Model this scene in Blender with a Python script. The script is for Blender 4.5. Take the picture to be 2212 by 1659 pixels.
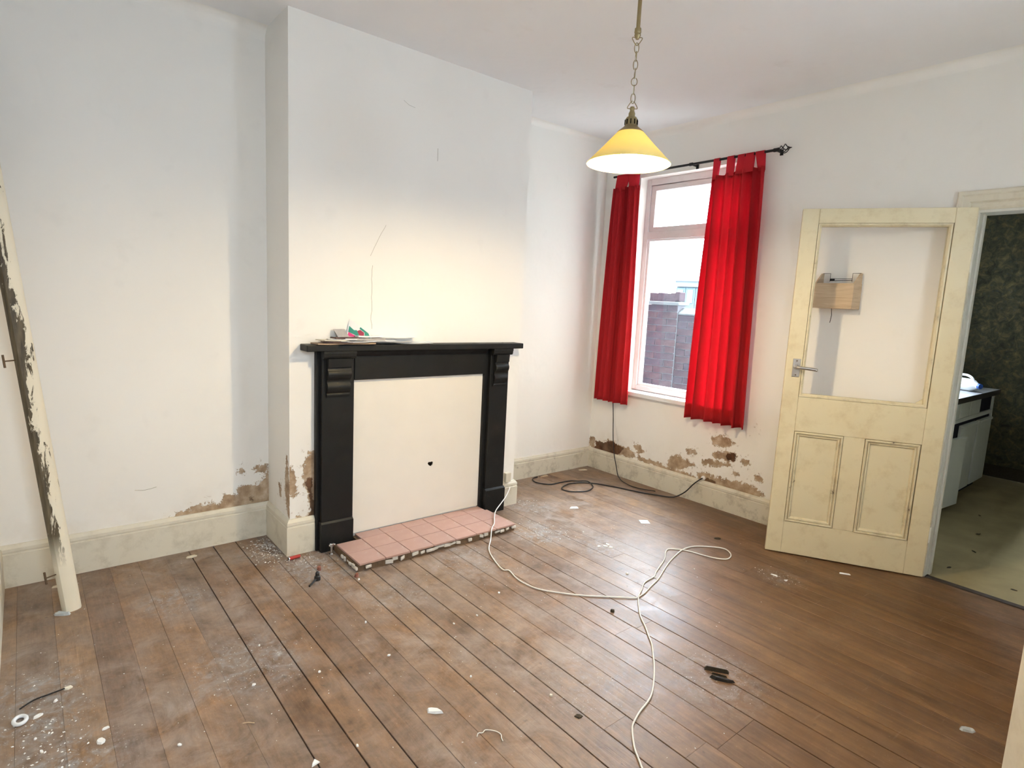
import bpy, bmesh, math, random
import numpy as np
from mathutils import Vector, Matrix

for _o in list(bpy.data.objects):
    bpy.data.objects.remove(_o)
SC = bpy.context.scene
COL = SC.collection
PI = math.pi

# ------------------------------------------------------------------ camera
cam_data = bpy.data.cameras.new('camera')
cam = bpy.data.objects.new('camera', cam_data)
COL.objects.link(cam)
_r = Vector((0.77246017, -0.63319429, 0.04868547))
_u = Vector((0.05033596, 0.13746725, 0.98922649))
_f = Vector((0.63306523, 0.76168743, -0.13806042))
cam.matrix_world = Matrix(((_r.x, _u.x, -_f.x, -1.0392),
                           (_r.y, _u.y, -_f.y, -3.0537),
                           (_r.z, _u.z, -_f.z, 1.4080),
                           (0, 0, 0, 1)))
cam_data.sensor_width = 36.0
cam_data.lens = 36.0 * 1271.7 / 2212.0
cam_data.clip_start = 0.02
SC.camera = cam

# ------------------------------------------------------------------ view, world
SC.view_settings.view_transform = 'Standard'
SC.view_settings.look = 'None'
SC.view_settings.exposure = 1.52
SC.view_settings.gamma = 1.0
SC.view_settings.use_curve_mapping = False
SC.cycles.max_bounces = 7
SC.cycles.diffuse_bounces = 4
SC.cycles.glossy_bounces = 2
SC.cycles.transmission_bounces = 4
SC.cycles.use_adaptive_sampling = True
SC.cycles.adaptive_threshold = 0.07
SC.cycles.adaptive_min_samples = 16
SC.cycles.transparent_max_bounces = 12
SC.cycles.sample_clamp_indirect = 6.0
SC.cycles.use_denoising = True

SKY_HORIZON = (6.3, 7.25, 8.7)
SKY_ZENITH = (17.0, 18.6, 21.0)
world = bpy.data.worlds.new('overcast_sky')
SC.world = world
world.use_nodes = True
_nt = world.node_tree
_nt.nodes.clear()
_tc = _nt.nodes.new('ShaderNodeTexCoord')
_sx = _nt.nodes.new('ShaderNodeSeparateXYZ')
_mr = _nt.nodes.new('ShaderNodeMapRange')
_mx = _nt.nodes.new('ShaderNodeMix'); _mx.data_type = 'RGBA'
_bg = _nt.nodes.new('ShaderNodeBackground')
_wo = _nt.nodes.new('ShaderNodeOutputWorld')
_nt.links.new(_tc.outputs['Generated'], _sx.inputs[0])
_nt.links.new(_sx.outputs['Z'], _mr.inputs['Value'])
_mr.inputs['From Min'].default_value = 0.0
_mr.inputs['From Max'].default_value = 1.0
_nt.links.new(_mr.outputs['Result'], _mx.inputs['Factor'])
_mx.inputs['A'].default_value = (*SKY_HORIZON, 1)
_mx.inputs['B'].default_value = (*SKY_ZENITH, 1)
_nt.links.new(_mx.outputs['Result'], _bg.inputs['Color'])
_bg.inputs['Strength'].default_value = 1.0
_nt.links.new(_bg.outputs[0], _wo.inputs[0])

BULB_EMISSION = 415.0
BULB_COLOR = (1.0, 0.785, 0.47)

def portal(name, loc, rot, sx, sy):
    d = bpy.data.lights.new(name, 'AREA')
    d.shape = 'RECTANGLE'; d.size = sx; d.size_y = sy
    d.cycles.is_portal = True
    o = bpy.data.objects.new(name, d)
    COL.objects.link(o); o.location = loc; o.rotation_euler = rot
    return o
# daylight sampling guides in the room's window, the kitchen window and the two added front windows
portal('window_portal', (2.96, -0.42, 1.55), (0, PI / 2, 0), 1.75, 0.95)
portal('kitchen_window_portal', (4.35, -1.06, 1.65), (-PI / 2, 0, 0), 1.15, 1.5)
portal('added_window_portal', (-0.72, -3.44, 1.75), (PI / 2, 0, 0), 0.56, 1.0)
portal('added_window_portal', (1.475, -3.44, 1.83), (PI / 2, 0, 0), 0.55, 0.75)

# ------------------------------------------------------------------ room size
WC = 1.5527      # chimney breast width
DR = 0.4253      # right recess depth
DL = 0.3504      # left recess depth
XW = 2.774       # window wall
XL = -1.195      # left wall
YF = -3.27       # front wall
H = 2.75
SK = 0.022       # skirting thickness
rnd = random.Random(7)

# ------------------------------------------------------------------ helpers
def tag(o, label=None, cat=None, group=None, kind=None):
    if label: o['label'] = label
    if cat: o['category'] = cat
    if group: o['group'] = group
    if kind: o['kind'] = kind
    return o

def empty(name, loc, label=None, cat=None, group=None):
    o = bpy.data.objects.new(name, None)
    COL.objects.link(o)
    o.location = loc
    o.empty_display_size = 0.05
    return tag(o, label, cat, group)

def world_loc(o):
    v = Vector((0, 0, 0))
    while o is not None:
        v += o.location
        o = o.parent
    return v

class MB:
    """collects shapes in world coordinates and links them as one mesh"""
    def __init__(s):
        s.v = []; s.f = []; s.m = []
    def add(s, vs, fs, mi=0):
        n = len(s.v)
        s.v += [tuple(map(float, q)) for q in vs]
        s.f += [[i + n for i in f] for f in fs]
        s.m += [mi] * len(fs)
        return s
    def box(s, x0, y0, z0, x1, y1, z1, mi=0):
        if x0 > x1: x0, x1 = x1, x0
        if y0 > y1: y0, y1 = y1, y0
        if z0 > z1: z0, z1 = z1, z0
        return s.add([(x0,y0,z0),(x1,y0,z0),(x1,y1,z0),(x0,y1,z0),(x0,y0,z1),(x1,y0,z1),(x1,y1,z1),(x0,y1,z1)],
                     [(3,2,1,0),(4,5,6,7),(0,1,5,4),(1,2,6,5),(2,3,7,6),(3,0,4,7)], mi)
    def obox(s, c, ax, ay, az, mi=0):
        c = Vector(c); ax = Vector(ax); ay = Vector(ay); az = Vector(az)
        vs = [c + i*ax + j*ay + k*az for k in (-1,1) for (i,j) in ((-1,-1),(1,-1),(1,1),(-1,1))]
        return s.add(vs, [(3,2,1,0),(4,5,6,7),(0,1,5,4),(1,2,6,5),(2,3,7,6),(3,0,4,7)], mi)
    def prism(s, pts, ext, mi=0):
        n = len(pts); e = Vector(ext)
        vs = [Vector(q) for q in pts] + [Vector(q) + e for q in pts]
        fs = [list(range(n))[::-1], list(range(n, 2*n))] + [(i,(i+1)%n,(i+1)%n+n,i+n) for i in range(n)]
        return s.add(vs, fs, mi)
    def tube(s, path, r, n=8, closed=False, mi=0, squash=None):
        P_ = [Vector(q) for q in path]; m = len(P_)
        rr = r if isinstance(r, (list, tuple)) else [r]*m
        vs = []; up = None
        for i, q in enumerate(P_):
            if closed: t = P_[(i+1)%m] - P_[i-1]
            else: t = P_[min(i+1,m-1)] - P_[max(i-1,0)]
            if t.length < 1e-9: t = Vector((0,0,1))
            t.normalize()
            if up is None:
                up = Vector((0,0,1)) if abs(t.z) < 0.9 else Vector((1,0,0))
            a = (up - t*up.dot(t))
            if a.length < 1e-6: a = t.orthogonal()
            a.normalize(); b = t.cross(a); up = a
            for k in range(n):
                w = 2*PI*k/n
                vs.append(q + rr[i]*(math.cos(w)*a + math.sin(w)*b))
        fs = []
        for i in range(m if closed else m-1):
            j = (i+1) % m
            for k in range(n):
                fs.append((i*n+k, i*n+(k+1)%n, j*n+(k+1)%n, j*n+k))
        if not closed:
            fs.append(list(range(n))[::-1]); fs.append([ (m-1)*n+k for k in range(n)])
        return s.add(vs, fs, mi)
    def lathe(s, prof, c, n=32, mi=0, axis=None, cap=False):
        c = Vector(c); vs = []; fs = []
        if axis is None: A, B, Z = Vector((1,0,0)), Vector((0,1,0)), Vector((0,0,1))
        else:
            Z = Vector(axis).normalized(); A = Z.orthogonal().normalized(); B = Z.cross(A)
        for (r, z) in prof:
            for k in range(n):
                w = 2*PI*k/n
                vs.append(c + r*(math.cos(w)*A + math.sin(w)*B) + z*Z)
        for i in range(len(prof)-1):
            for k in range(n):
                fs.append((i*n+k, i*n+(k+1)%n, (i+1)*n+(k+1)%n, (i+1)*n+k))
        if cap:
            fs.append(list(range(n))[::-1]); fs.append([(len(prof)-1)*n+k for k in range(n)])
        return s.add(vs, fs, mi)
    def build(s, name, mat, parent=None, loc=None, smooth=False, bevel=0, attrs=None, rot=None):
        base = world_loc(parent) if parent is not None else Vector((0,0,0))
        l = Vector(loc) if loc is not None else base
        me = bpy.data.meshes.new(name)
        me.from_pydata([tuple(Vector(q) - l) for q in s.v], [], s.f)
        mats = mat if isinstance(mat, (list, tuple)) else [mat]
        for mm in mats: me.materials.append(mm)
        if len(mats) > 1: me.polygons.foreach_set('material_index', s.m)
        if attrs:
            for an, vals in attrs.items():
                a = me.attributes.new(an, 'FLOAT', 'POINT')
                a.data.foreach_set('value', np.asarray(vals, dtype=np.float32))
        bm = bmesh.new(); bm.from_mesh(me)
        if not attrs: bmesh.ops.remove_doubles(bm, verts=bm.verts, dist=1e-6)
        bmesh.ops.recalc_face_normals(bm, faces=bm.faces)
        bm.to_mesh(me); bm.free()
        if smooth:
            me.polygons.foreach_set('use_smooth', [True]*len(me.polygons))
        me.update()
        o = bpy.data.objects.new(name, me); COL.objects.link(o)
        o.location = l - base
        if parent is not None: o.parent = parent
        if bevel:
            b = o.modifiers.new('soft_edges', 'BEVEL'); b.width = bevel; b.segments = 2
            b.limit_method = 'ANGLE'; b.angle_limit = math.radians(40)
        if smooth == 'auto' or (smooth and bevel):
            pass
        return o

def soft(o, deg=35):
    """smooth shading that keeps hard edges"""
    me = o.data
    me.polygons.foreach_set('use_smooth', [True]*len(me.polygons))
    bm = bmesh.new(); bm.from_mesh(me)
    for e in bm.edges:
        if len(e.link_faces) == 2 and e.calc_face_angle(0) > math.radians(deg): e.smooth = False
    bm.to_mesh(me); bm.free()
    return o

def catmull(pts, k=6, closed=False):
    P_ = [Vector(q) for q in pts]; n = len(P_); out = []
    for i in range(n if closed else n-1):
        p0 = P_[i-1] if (i > 0 or closed) else P_[0]
        p1 = P_[i]; p2 = P_[(i+1) % n]
        p3 = P_[(i+2) % n] if (closed or i+2 < n) else P_[-1]
        for j in range(k):
            t = j/k
            out.append(0.5*((2*p1) + (p2-p0)*t + (2*p0-5*p1+4*p2-p3)*t*t + (3*p1-p0-3*p2+p3)*t**3))
    if not closed: out.append(P_[-1])
    return out

# ------------------------------------------------------------------ material nodes
class NT:
    def __init__(s, name):
        s.mat = bpy.data.materials.new(name); s.mat.use_nodes = True
        s.t = s.mat.node_tree; s.t.nodes.clear()
        s.out = s.t.nodes.new('ShaderNodeOutputMaterial')
        s._oc = None
    def n(s, typ, **kw):
        q = s.t.nodes.new(typ)
        for k, v in kw.items(): setattr(q, k, v)
        return q
    def link(s, a, b): s.t.links.new(a, b)
    def put(s, sock, v):
        if hasattr(v, 'is_output') or isinstance(v, bpy.types.NodeSocket): s.link(v, sock)
        elif isinstance(v, (tuple, list)) and len(v) == 3 and sock.type == 'RGBA': sock.default_value = (*v, 1)
        else: sock.default_value = v
    def oc(s):
        if s._oc is None: s._oc = s.n('ShaderNodeTexCoord').outputs['Object']
        return s._oc
    def rand(s): return s.n('ShaderNodeObjectInfo').outputs['Random']
    def attr(s, nm):
        a = s.n('ShaderNodeAttribute'); a.attribute_name = nm; return a.outputs['Fac']
    def sep(s, v):
        q = s.n('ShaderNodeSeparateXYZ'); s.put(q.inputs[0], v); return q.outputs
    def comb(s, x=0, y=0, z=0):
        q = s.n('ShaderNodeCombineXYZ')
        for i, v in enumerate((x, y, z)): s.put(q.inputs[i], v)
        return q.outputs[0]
    def mapv(s, v, sc=(1,1,1), loc=(0,0,0), rot=(0,0,0)):
        q = s.n('ShaderNodeMapping'); s.put(q.inputs['Vector'], v)
        q.inputs['Scale'].default_value = sc; q.inputs['Location'].default_value = loc; q.inputs['Rotation'].default_value = rot
        return q.outputs[0]
    def noise(s, scale=5, det=4, rough=0.55, v=None, dist=0.0, w=None):
        q = s.n('ShaderNodeTexNoise')
        if w is not None:
            q.noise_dimensions = '4D'; s.put(q.inputs['W'], w)
        s.put(q.inputs['Vector'], v if v is not None else s.oc())
        q.inputs['Scale'].default_value = scale; q.inputs['Detail'].default_value = det
        q.inputs['Roughness'].default_value = rough; q.inputs['Distortion'].default_value = dist
        return q.outputs['Fac']
    def vor(s, scale=5, v=None, feature='F1'):
        q = s.n('ShaderNodeTexVoronoi'); q.feature = feature
        s.put(q.inputs['Vector'], v if v is not None else s.oc()); q.inputs['Scale'].default_value = scale
        return q.outputs['Distance']
    def math(s, op, a, b=0.0, c=None, clamp=False):
        q = s.n('ShaderNodeMath'); q.operation = op; q.use_clamp = clamp
        s.put(q.inputs[0], a); s.put(q.inputs[1], b)
        if c is not None: s.put(q.inputs[2], c)
        return q.outputs[0]
    def mr(s, v, a, b, c=0.0, d=1.0, smooth=False):
        q = s.n('ShaderNodeMapRange')
        if smooth: q.interpolation_type = 'SMOOTHSTEP'
        s.put(q.inputs['Value'], v)
        q.inputs['From Min'].default_value = a; q.inputs['From Max'].default_value = b
        q.inputs['To Min'].default_value = c; q.inputs['To Max'].default_value = d
        return q.outputs['Result']
    def mix(s, f, a, b, blend='MIX'):
        q = s.n('ShaderNodeMix'); q.data_type = 'RGBA'; q.blend_type = blend
        s.put(q.inputs['Factor'], f); s.put(q.inputs['A'], a); s.put(q.inputs['B'], b)
        return q.outputs['Result']
    def ramp(s, v, stops):
        q = s.n('ShaderNodeValToRGB'); s.put(q.inputs[0], v)
        e = q.color_ramp.elements
        while len(e) < len(stops): e.new(0.5)
        for i, (p, c) in enumerate(stops):
            e[i].position = p; e[i].color = (*c, 1)
        return q.outputs['Color']
    def dist(s, c):
        q = s.n('ShaderNodeVectorMath'); q.operation = 'DISTANCE'
        s.put(q.inputs[0], s.oc()); q.inputs[1].default_value = c
        return q.outputs['Value']
    def bump(s, h, strength=0.3, distance=0.01, normal=None):
        q = s.n('ShaderNodeBump'); q.inputs['Strength'].default_value = strength; q.inputs['Distance'].default_value = distance
        s.put(q.inputs['Height'], h)
        if normal is not None: s.link(normal, q.inputs['Normal'])
        return q.outputs[0]
    def pbr(s, color, rough=0.6, spec=0.4, metal=0.0, normal=None, **kw):
        q = s.n('ShaderNodeBsdfPrincipled')
        s.put(q.inputs['Base Color'], color); s.put(q.inputs['Roughness'], rough)
        q.inputs['Specular IOR Level'].default_value = spec; q.inputs['Metallic'].default_value = metal
        if normal is not None: s.link(normal, q.inputs['Normal'])
        for k, v in kw.items(): s.put(q.inputs[k], v)
        s.link(q.outputs[0], s.out.inputs['Surface'])
        return q
    def surf(s, sh): s.link(sh, s.out.inputs['Surface'])

def plain(name, c, rough=0.6, spec=0.4, metal=0.0, var=0.12, scale=12, bump=0.0, bscale=60, **kw):
    """procedural material: colour with soft variation and optional fine relief"""
    t = NT(name)
    nz = t.noise(scale, 4)
    lo = tuple(x*(1-var) for x in c); hi = tuple(min(1, x*(1+var)) for x in c)
    col = t.mix(nz, lo, hi)
    nrm = t.bump(t.noise(bscale, 5), bump, 0.004) if bump else None
    t.pbr(col, rough, spec, metal, nrm, **kw)
    return t.mat

def sdist(pts, polys):
    """signed distance (negative inside) of 2-D points to a list of polygons"""
    pts = np.asarray(pts, float); best = np.full(len(pts), 9.0)
    for poly in polys:
        q = np.asarray(poly, float); n = len(q)
        d = np.full(len(pts), 9.0); ins = np.zeros(len(pts), bool)
        for i in range(n):
            a = q[i]; b = q[(i+1) % n]; e = b - a; w = pts - a
            t = np.clip((w @ e)/max(e @ e, 1e-12), 0, 1)
            d = np.minimum(d, np.linalg.norm(w - t[:, None]*e, axis=1))
            c = (a[1] > pts[:, 1]) != (b[1] > pts[:, 1])
            with np.errstate(divide='ignore', invalid='ignore'):
                xs = (b[0]-a[0])*(pts[:, 1]-a[1])/(b[1]-a[1]+1e-15) + a[0]
            ins ^= c & (pts[:, 0] < xs)
        best = np.minimum(best, np.where(ins, -d, d))
    return best

# ------------------------------------------------------------------ measured outlines (metres, in the plane of each wall or the floor)
PEEL_WINDOW=[[(0.098,0.248),(-0.009,0.252),(-0.077,0.216),(-0.111,0.198),(0.0,0.184),(0.099,0.174)],[(-0.433,0.275),(-0.5,0.303),(-0.543,0.289),(-0.571,0.278),(-0.639,0.271),(-0.575,0.243),(-0.538,0.209),(-0.483,0.195),(-0.442,0.191),(-0.411,0.208)],[(-0.769,0.504),(-0.853,0.522),(-0.902,0.51),(-0.938,0.512),(-0.916,0.491),(-0.884,0.456),(-0.836,0.456),(-0.786,0.462)],[(-0.794,0.384),(-0.853,0.409),(-0.925,0.415),(-0.959,0.423),(-0.958,0.383),(-0.906,0.365),(-0.869,0.373),(-0.816,0.355),(-0.796,0.367)],[(-0.712,0.318),(-0.787,0.336),(-0.849,0.334),(-0.921,0.341),(-0.899,0.324),(-0.815,0.309),(-0.728,0.293)],[(-0.685,0.211),(-0.748,0.228),(-0.8,0.213),(-0.91,0.219),(-1.027,0.229),(-1.119,0.221),(-1.153,0.215),(-1.233,0.178),(-1.23,0.161),(-1.125,0.168),(-1.012,0.157),(-0.904,0.161),(-0.831,0.157),(-0.728,0.17),(-0.688,0.183)],[(-1.194,0.62),(-1.229,0.633),(-1.23,0.576),(-1.205,0.565),(-1.191,0.594)],[(-1.055,0.646),(-1.087,0.657),(-1.085,0.619),(-1.063,0.62)],[(-1.126,0.305),(-1.159,0.308),(-1.157,0.275),(-1.134,0.28)],[(-0.575,0.368),(-0.642,0.372),(-0.637,0.353),(-0.578,0.345)],[(-0.11,0.204),(-0.31,0.195),(-0.54,0.186),(-0.662,0.176),(-0.663,0.164),(-0.515,0.161),(-0.312,0.177),(-0.128,0.189)],[(-0.078,0.293),(-0.108,0.307),(-0.167,0.262),(-0.122,0.245)],[(0.416,0.253),(0.371,0.263),(0.364,0.182),(0.415,0.177)],[(-1.02,0.393),(-1.066,0.393),(-1.062,0.376),(-1.028,0.373)],[(-0.961,0.295),(-0.991,0.291),(-0.981,0.278)],[(0.341,0.235),(0.244,0.242),(0.177,0.271),(0.098,0.248),(0.042,0.24),(0.091,0.176),(0.106,0.159),(0.184,0.161),(0.272,0.161),(0.358,0.162),(0.338,0.201)]]
DEEP_WINDOW=[[(0.341,0.235),(0.244,0.242),(0.177,0.271),(0.098,0.248),(0.042,0.24),(0.091,0.176),(0.106,0.159),(0.184,0.161),(0.272,0.161),(0.358,0.162),(0.338,0.201)],[(-0.901,0.409),(-0.959,0.423),(-0.958,0.38),(-0.911,0.375)],[(-0.738,0.196),(-0.828,0.185),(-0.837,0.159),(-0.754,0.165)]]
PEEL_ALCOVE=[[(-0.494,0.19),(-0.442,0.208),(-0.385,0.226),(-0.321,0.23),(-0.243,0.22),(-0.24,0.265),(-0.17,0.257),(-0.166,0.299),(-0.084,0.294),(-0.028,0.311),(-0.015,0.352),(-0.003,0.368),(0.012,0.136),(-0.045,0.147),(-0.11,0.151),(-0.187,0.162),(-0.263,0.181),(-0.336,0.187),(-0.408,0.177),(-0.49,0.185)],[(-0.071,0.404),(-0.019,0.405),(-0.007,0.386),(-0.035,0.381),(-0.043,0.37),(-0.059,0.385)],[(-0.157,0.399),(-0.141,0.399),(-0.146,0.388)]]
DEEP_ALCOVE=[[(-0.061,0.177),(-0.013,0.19),(0.012,0.145),(-0.062,0.15)],[(-0.105,0.237),(-0.091,0.234),(-0.091,0.219),(-0.103,0.221)]]
PEEL_CHIMNEY=[[(-0.004,0.484),(0.016,0.438),(0.029,0.398),(0.027,0.341),(0.013,0.324),(0.002,0.355),(-0.002,0.422)],[(0.111,0.549),(0.135,0.551),(0.163,0.523),(0.165,0.128),(0.111,0.149),(0.069,0.163),(0.031,0.19),(0.045,0.202),(0.083,0.18),(0.111,0.209),(0.121,0.236),(0.109,0.278),(0.111,0.322),(0.097,0.348),(0.083,0.37),(0.087,0.408),(0.078,0.453),(0.083,0.486),(0.097,0.508),(0.104,0.531)]]
DEEP_CHIMNEY=[[(0.097,0.404),(0.113,0.404),(0.116,0.365),(0.106,0.347),(0.116,0.311),(0.121,0.291),(0.135,0.204),(0.136,0.149),(0.069,0.168),(0.088,0.179),(0.116,0.208),(0.116,0.286),(0.111,0.341),(0.09,0.374)]]
PEEL_CHIMNEY_SIDE=[[(0.042,0.53),(0.033,0.48),(0.033,0.465),(0.007,0.401),(0.003,0.21),(0.016,0.216),(0.029,0.226),(0.056,0.301),(0.069,0.365)],[(0.16,0.349),(0.146,0.343),(0.147,0.293),(0.161,0.292)]]
WHITE_CABLE=[(1.123,-0.264),(1.035,-0.381),(0.932,-0.55),(0.871,-0.689),(0.846,-0.785),(0.867,-0.813),(0.843,-0.901),(0.843,-0.984),(0.864,-1.057),(0.912,-1.125),(0.988,-1.211),(1.075,-1.286),(1.155,-1.351),(1.202,-1.386),(1.237,-1.386),(1.286,-1.377),(1.368,-1.351),(1.464,-1.323),(1.584,-1.272),(1.7,-1.226),(1.796,-1.197),(1.903,-1.171),(1.99,-1.177),(2.05,-1.21),(2.116,-1.273),(2.13,-1.318),(2.098,-1.366),(2.051,-1.392),(2.004,-1.393),(1.967,-1.356),(1.938,-1.29),(1.918,-1.21),(1.882,-1.153),(1.838,-1.119),(1.787,-1.135),(1.7,-1.19),(1.586,-1.239),(1.516,-1.268),(1.467,-1.293),(1.371,-1.307),(1.296,-1.347),(1.231,-1.382),(1.195,-1.406),(1.143,-1.451),(1.081,-1.51),(1.027,-1.58),(0.978,-1.636),(0.938,-1.683),(0.872,-1.741),(0.886,-1.732),(0.83,-1.777),(0.751,-1.836),(0.678,-1.882),(0.623,-1.904),(0.568,-1.917),(0.522,-1.933),(0.481,-1.952),(0.44,-1.987),(0.405,-2.024),(0.383,-2.056),(0.364,-2.083),(0.341,-2.114)]
BLACK_CABLE_FLOOR=[(2.718,-0.784),(2.602,-0.595),(2.547,-0.332),(2.488,-0.164),(2.42,-0.02),(2.367,0.041),(2.309,0.08),(2.216,0.1),(2.116,0.069),(2.075,0.027),(2.084,-0.032),(2.14,-0.077),(2.217,-0.101),(2.309,-0.069),(2.358,-0.019),(2.378,0.051),(2.334,0.113),(2.286,0.153),(2.19,0.162),(2.089,0.164),(2.042,0.203),(2.015,0.265),(2.034,0.325),(2.075,0.361),(2.124,0.369)]
BLACK_CABLE_A=[(2.754,-0.539),(2.68,-0.515),(2.611,-0.452),(2.543,-0.361),(2.506,-0.24),(2.459,-0.124),(2.396,-0.019),(2.328,0.067)]
SOCKET_END=[(-0.733,0.189)]
BLACK_CABLE_B_floor=[(2.732,0.021),(2.653,-0.078),(2.616,-0.195),(2.629,-0.292),(2.679,-0.387)]
BLACK_CABLE_B_wall=[(0.166,0.614),(0.152,0.498),(0.138,0.369),(0.12,0.253),(0.098,0.165),(0.065,0.08)]
DEB={'shard_big':(-0.021,-1.498),'ring':(-1.117,-0.769),'chipA':(-1.072,-0.77),'chipB':(-0.924,-1.013),'chipC':(-0.907,-0.956),'chipD':(-0.432,-1.481),'chipE':(-0.737,-1.168),'clip':(-0.983,-0.072),'blackstub':(0.003,-0.366),'lighter':(-0.014,-0.054),'pipe':(0.186,-0.087),'brickA':(0.063,-0.254),'brickB':(0.196,-0.38),'paper':(2.083,-0.748),'scrap':(1.86,-0.31),'chips1':(1.553,-0.876),'stick1':(2.048,-1.655),'stick2':(2.042,-1.722),'chipF':(2.412,-1.877),'plA':(1.009,-1.945),'plB':(0.971,-1.993),'wire':(0.06,-1.701),'blob':(1.01,-1.403),'frost':(1.441,-2.659),'chipG':(-0.425,0.243),'chipH':(-0.984,0.255),'scrapcorner':(2.311,0.465),'woodtip':(2.186,0.37),'leafbits':(2.246,-1.191),'twig':(-0.541,-1.192),'blob2':(0.37,-1.807),'blob3':(0.366,-1.671),'c1':(-0.299,-1.49),'c2':(-1.08,-0.888),'c3':(-1.067,-0.963),'c4':(0.192,-1.414),'c5':(0.343,-1.073),'c6':(0.181,-0.467),'c7':(0.005,-1.119),'c8':(0.678,-0.967),'c9':(-0.471,-1.003),'c10':(0.467,-1.075),'c11':(-0.383,-0.767),'c12':(0.036,-0.848),'c13':(-1.025,-0.713),'c14':(1.596,-0.653),'c15':(1.395,-0.653),'c16':(1.376,-1.188),'c17':(1.736,-1.362),'c18':(1.467,-1.3),'c19':(-0.254,-1.065),'frag':(-1.073,-0.671),'k1':(3.055,-2.198),'k2':(3.486,-2.211),'k3':(1.178,-1.868),'scr1':(1.646,-2.244),'scr2':(1.498,-2.435)}
# ------------------------------------------------------------------ materials
def make_wall_paint(name, c1, c2, flaked):
    """old emulsion; the flaked version also shows bare plaster where the 'peel' distance is small"""
    t = NT(name)
    paint = t.mix(t.mr(t.noise(1.3, 2), 0.3, 0.7), c1, c2)
    paint = t.mix(t.mr(t.noise(7, 4), 0.62, 0.85, 0, 0.35), paint, tuple(x*0.86 for x in c2))
    nb = t.bump(t.noise(9, 2), 0.12, 0.02)
    if not flaked:
        t.pbr(paint, 0.82, 0.25, 0, nb)
        return t.mat
    z = t.sep(t.oc())[2]
    # ragged edge of the paint film where the plaster shows
    edge = t.math('MULTIPLY', t.math('SUBTRACT', t.noise(32, 5, 0.75), 0.5), 0.11)
    pe = t.math('ADD', t.math('SUBTRACT', t.attr('peel'), 0.008), edge)
    m = t.mr(pe, -0.001, 0.003, 1, 0)
    halo = t.mr(pe, 0.0, 0.035, 1, 0, True)
    specks = t.math('MULTIPLY', t.mr(t.noise(38, 3, 0.7, dist=0.6), 0.63, 0.66), t.mr(t.attr('peel'), 0.01, 0.06, 1, 0))
    m = t.math('MAXIMUM', m, specks)
    de = t.math('ADD', t.math('SUBTRACT', t.attr('deep'), 0.005), t.math('MULTIPLY', edge, 0.5))
    dm = t.mr(de, -0.001, 0.003, 1, 0)
    n14 = t.noise(14, 5, 0.65)
    tan = t.ramp(n14, [(0.28, (0.24, 0.155, 0.10)), (0.46, (0.40, 0.285, 0.185)), (0.6, (0.52, 0.40, 0.285)), (0.74, (0.70, 0.61, 0.50))])
    brown = t.ramp(n14, [(0.35, (0.055, 0.024, 0.012)), (0.65, (0.17, 0.085, 0.045))])
    col = t.mix(t.math('MULTIPLY', halo, 0.35), paint, (0.90, 0.88, 0.84))
    col = t.mix(m, col, tan)
    col = t.mix(dm, col, brown)
    # damp yellowing low on the wall
    low = t.math('MULTIPLY', t.mr(z, 0.15, 0.5, 1, 0, True), t.mr(t.noise(5, 4, 0.6), 0.45, 0.75))
    col = t.mix(t.math('MULTIPLY', low, 0.28), col, (0.55, 0.45, 0.30))
    h = t.math('ADD', t.math('MULTIPLY', m, -1.0), t.math('MULTIPLY', dm, -1.5))
    nb = t.bump(h, 0.55, 0.006, nb)
    t.pbr(col, 0.82, 0.25, 0, nb)
    return t.mat

M = {}
M['wall'] = make_wall_paint('aged_white_wall_paint', (0.885, 0.86, 0.81), (0.855, 0.825, 0.77), False)
M['wall_flaked'] = make_wall_paint('flaking_white_wall_paint', (0.885, 0.86, 0.81), (0.855, 0.825, 0.77), True)
def _ceil():
    t = NT('ceiling_paint')
    c = t.mix(t.noise(1.6, 2), (0.87, 0.86, 0.855), (0.82, 0.81, 0.80))
    c = t.mix(t.mr(t.noise(4, 4, 0.65), 0.62, 0.8, 0, 0.3), c, (0.62, 0.58, 0.52))
    t.pbr(c, 0.9, 0.2, 0, t.bump(t.noise(5, 2), 0.25, 0.03)); return t.mat
M['ceiling'] = _ceil()

def _gloss_paint(name, c, dirt=(0.30, 0.22, 0.12), amount=0.5, low=True, rough=0.42, chips=0.0):
    """old oil paint on woodwork: yellowed, grubby, sometimes chipped"""
    t = NT(name)
    col = t.mix(t.noise(3.5, 4), tuple(x*0.93 for x in c), c)
    g = t.mr(t.noise(11, 7, 0.68), 0.5, 0.8)
    if low:
        z = t.sep(t.oc())[2]
        g = t.math('MULTIPLY', g, t.mr(z, 0.0, 0.28, 1.0, 0.3, True))
    col = t.mix(t.math('MULTIPLY', g, amount), col, dirt)
    if chips:
        cm = t.mr(t.noise(22, 6, 0.7), 0.70-chips, 0.715-chips)
        col = t.mix(cm, col, (0.10, 0.065, 0.04))
    t.pbr(col, t.mr(t.noise(20, 3), 0.3, 0.7, rough-0.08, rough+0.1), 0.45, 0, t.bump(t.noise(30, 5), 0.12, 0.004))
    return t.mat
M['skirting'] = _gloss_paint('cream_skirting_paint', (0.74, 0.69, 0.57), (0.24, 0.19, 0.11), 0.5)
M['skirting_grubby'] = _gloss_paint('grubby_skirting_paint', (0.70, 0.65, 0.53), (0.13, 0.09, 0.05), 0.85, True, 0.45, 0.015)
M['door'] = _gloss_paint('yellowed_door_paint', (0.70, 0.605, 0.40), (0.44, 0.31, 0.14), 0.5, False, 0.42)
M['door_edge'] = _gloss_paint('chipped_door_moulding_paint', (0.68, 0.59, 0.39), (0.16, 0.11, 0.06), 0.6, False, 0.45, 0.03)
M['architrave'] = _gloss_paint('cream_architrave_paint', (0.73, 0.67, 0.54), (0.34, 0.27, 0.16), 0.35, False)
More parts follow.
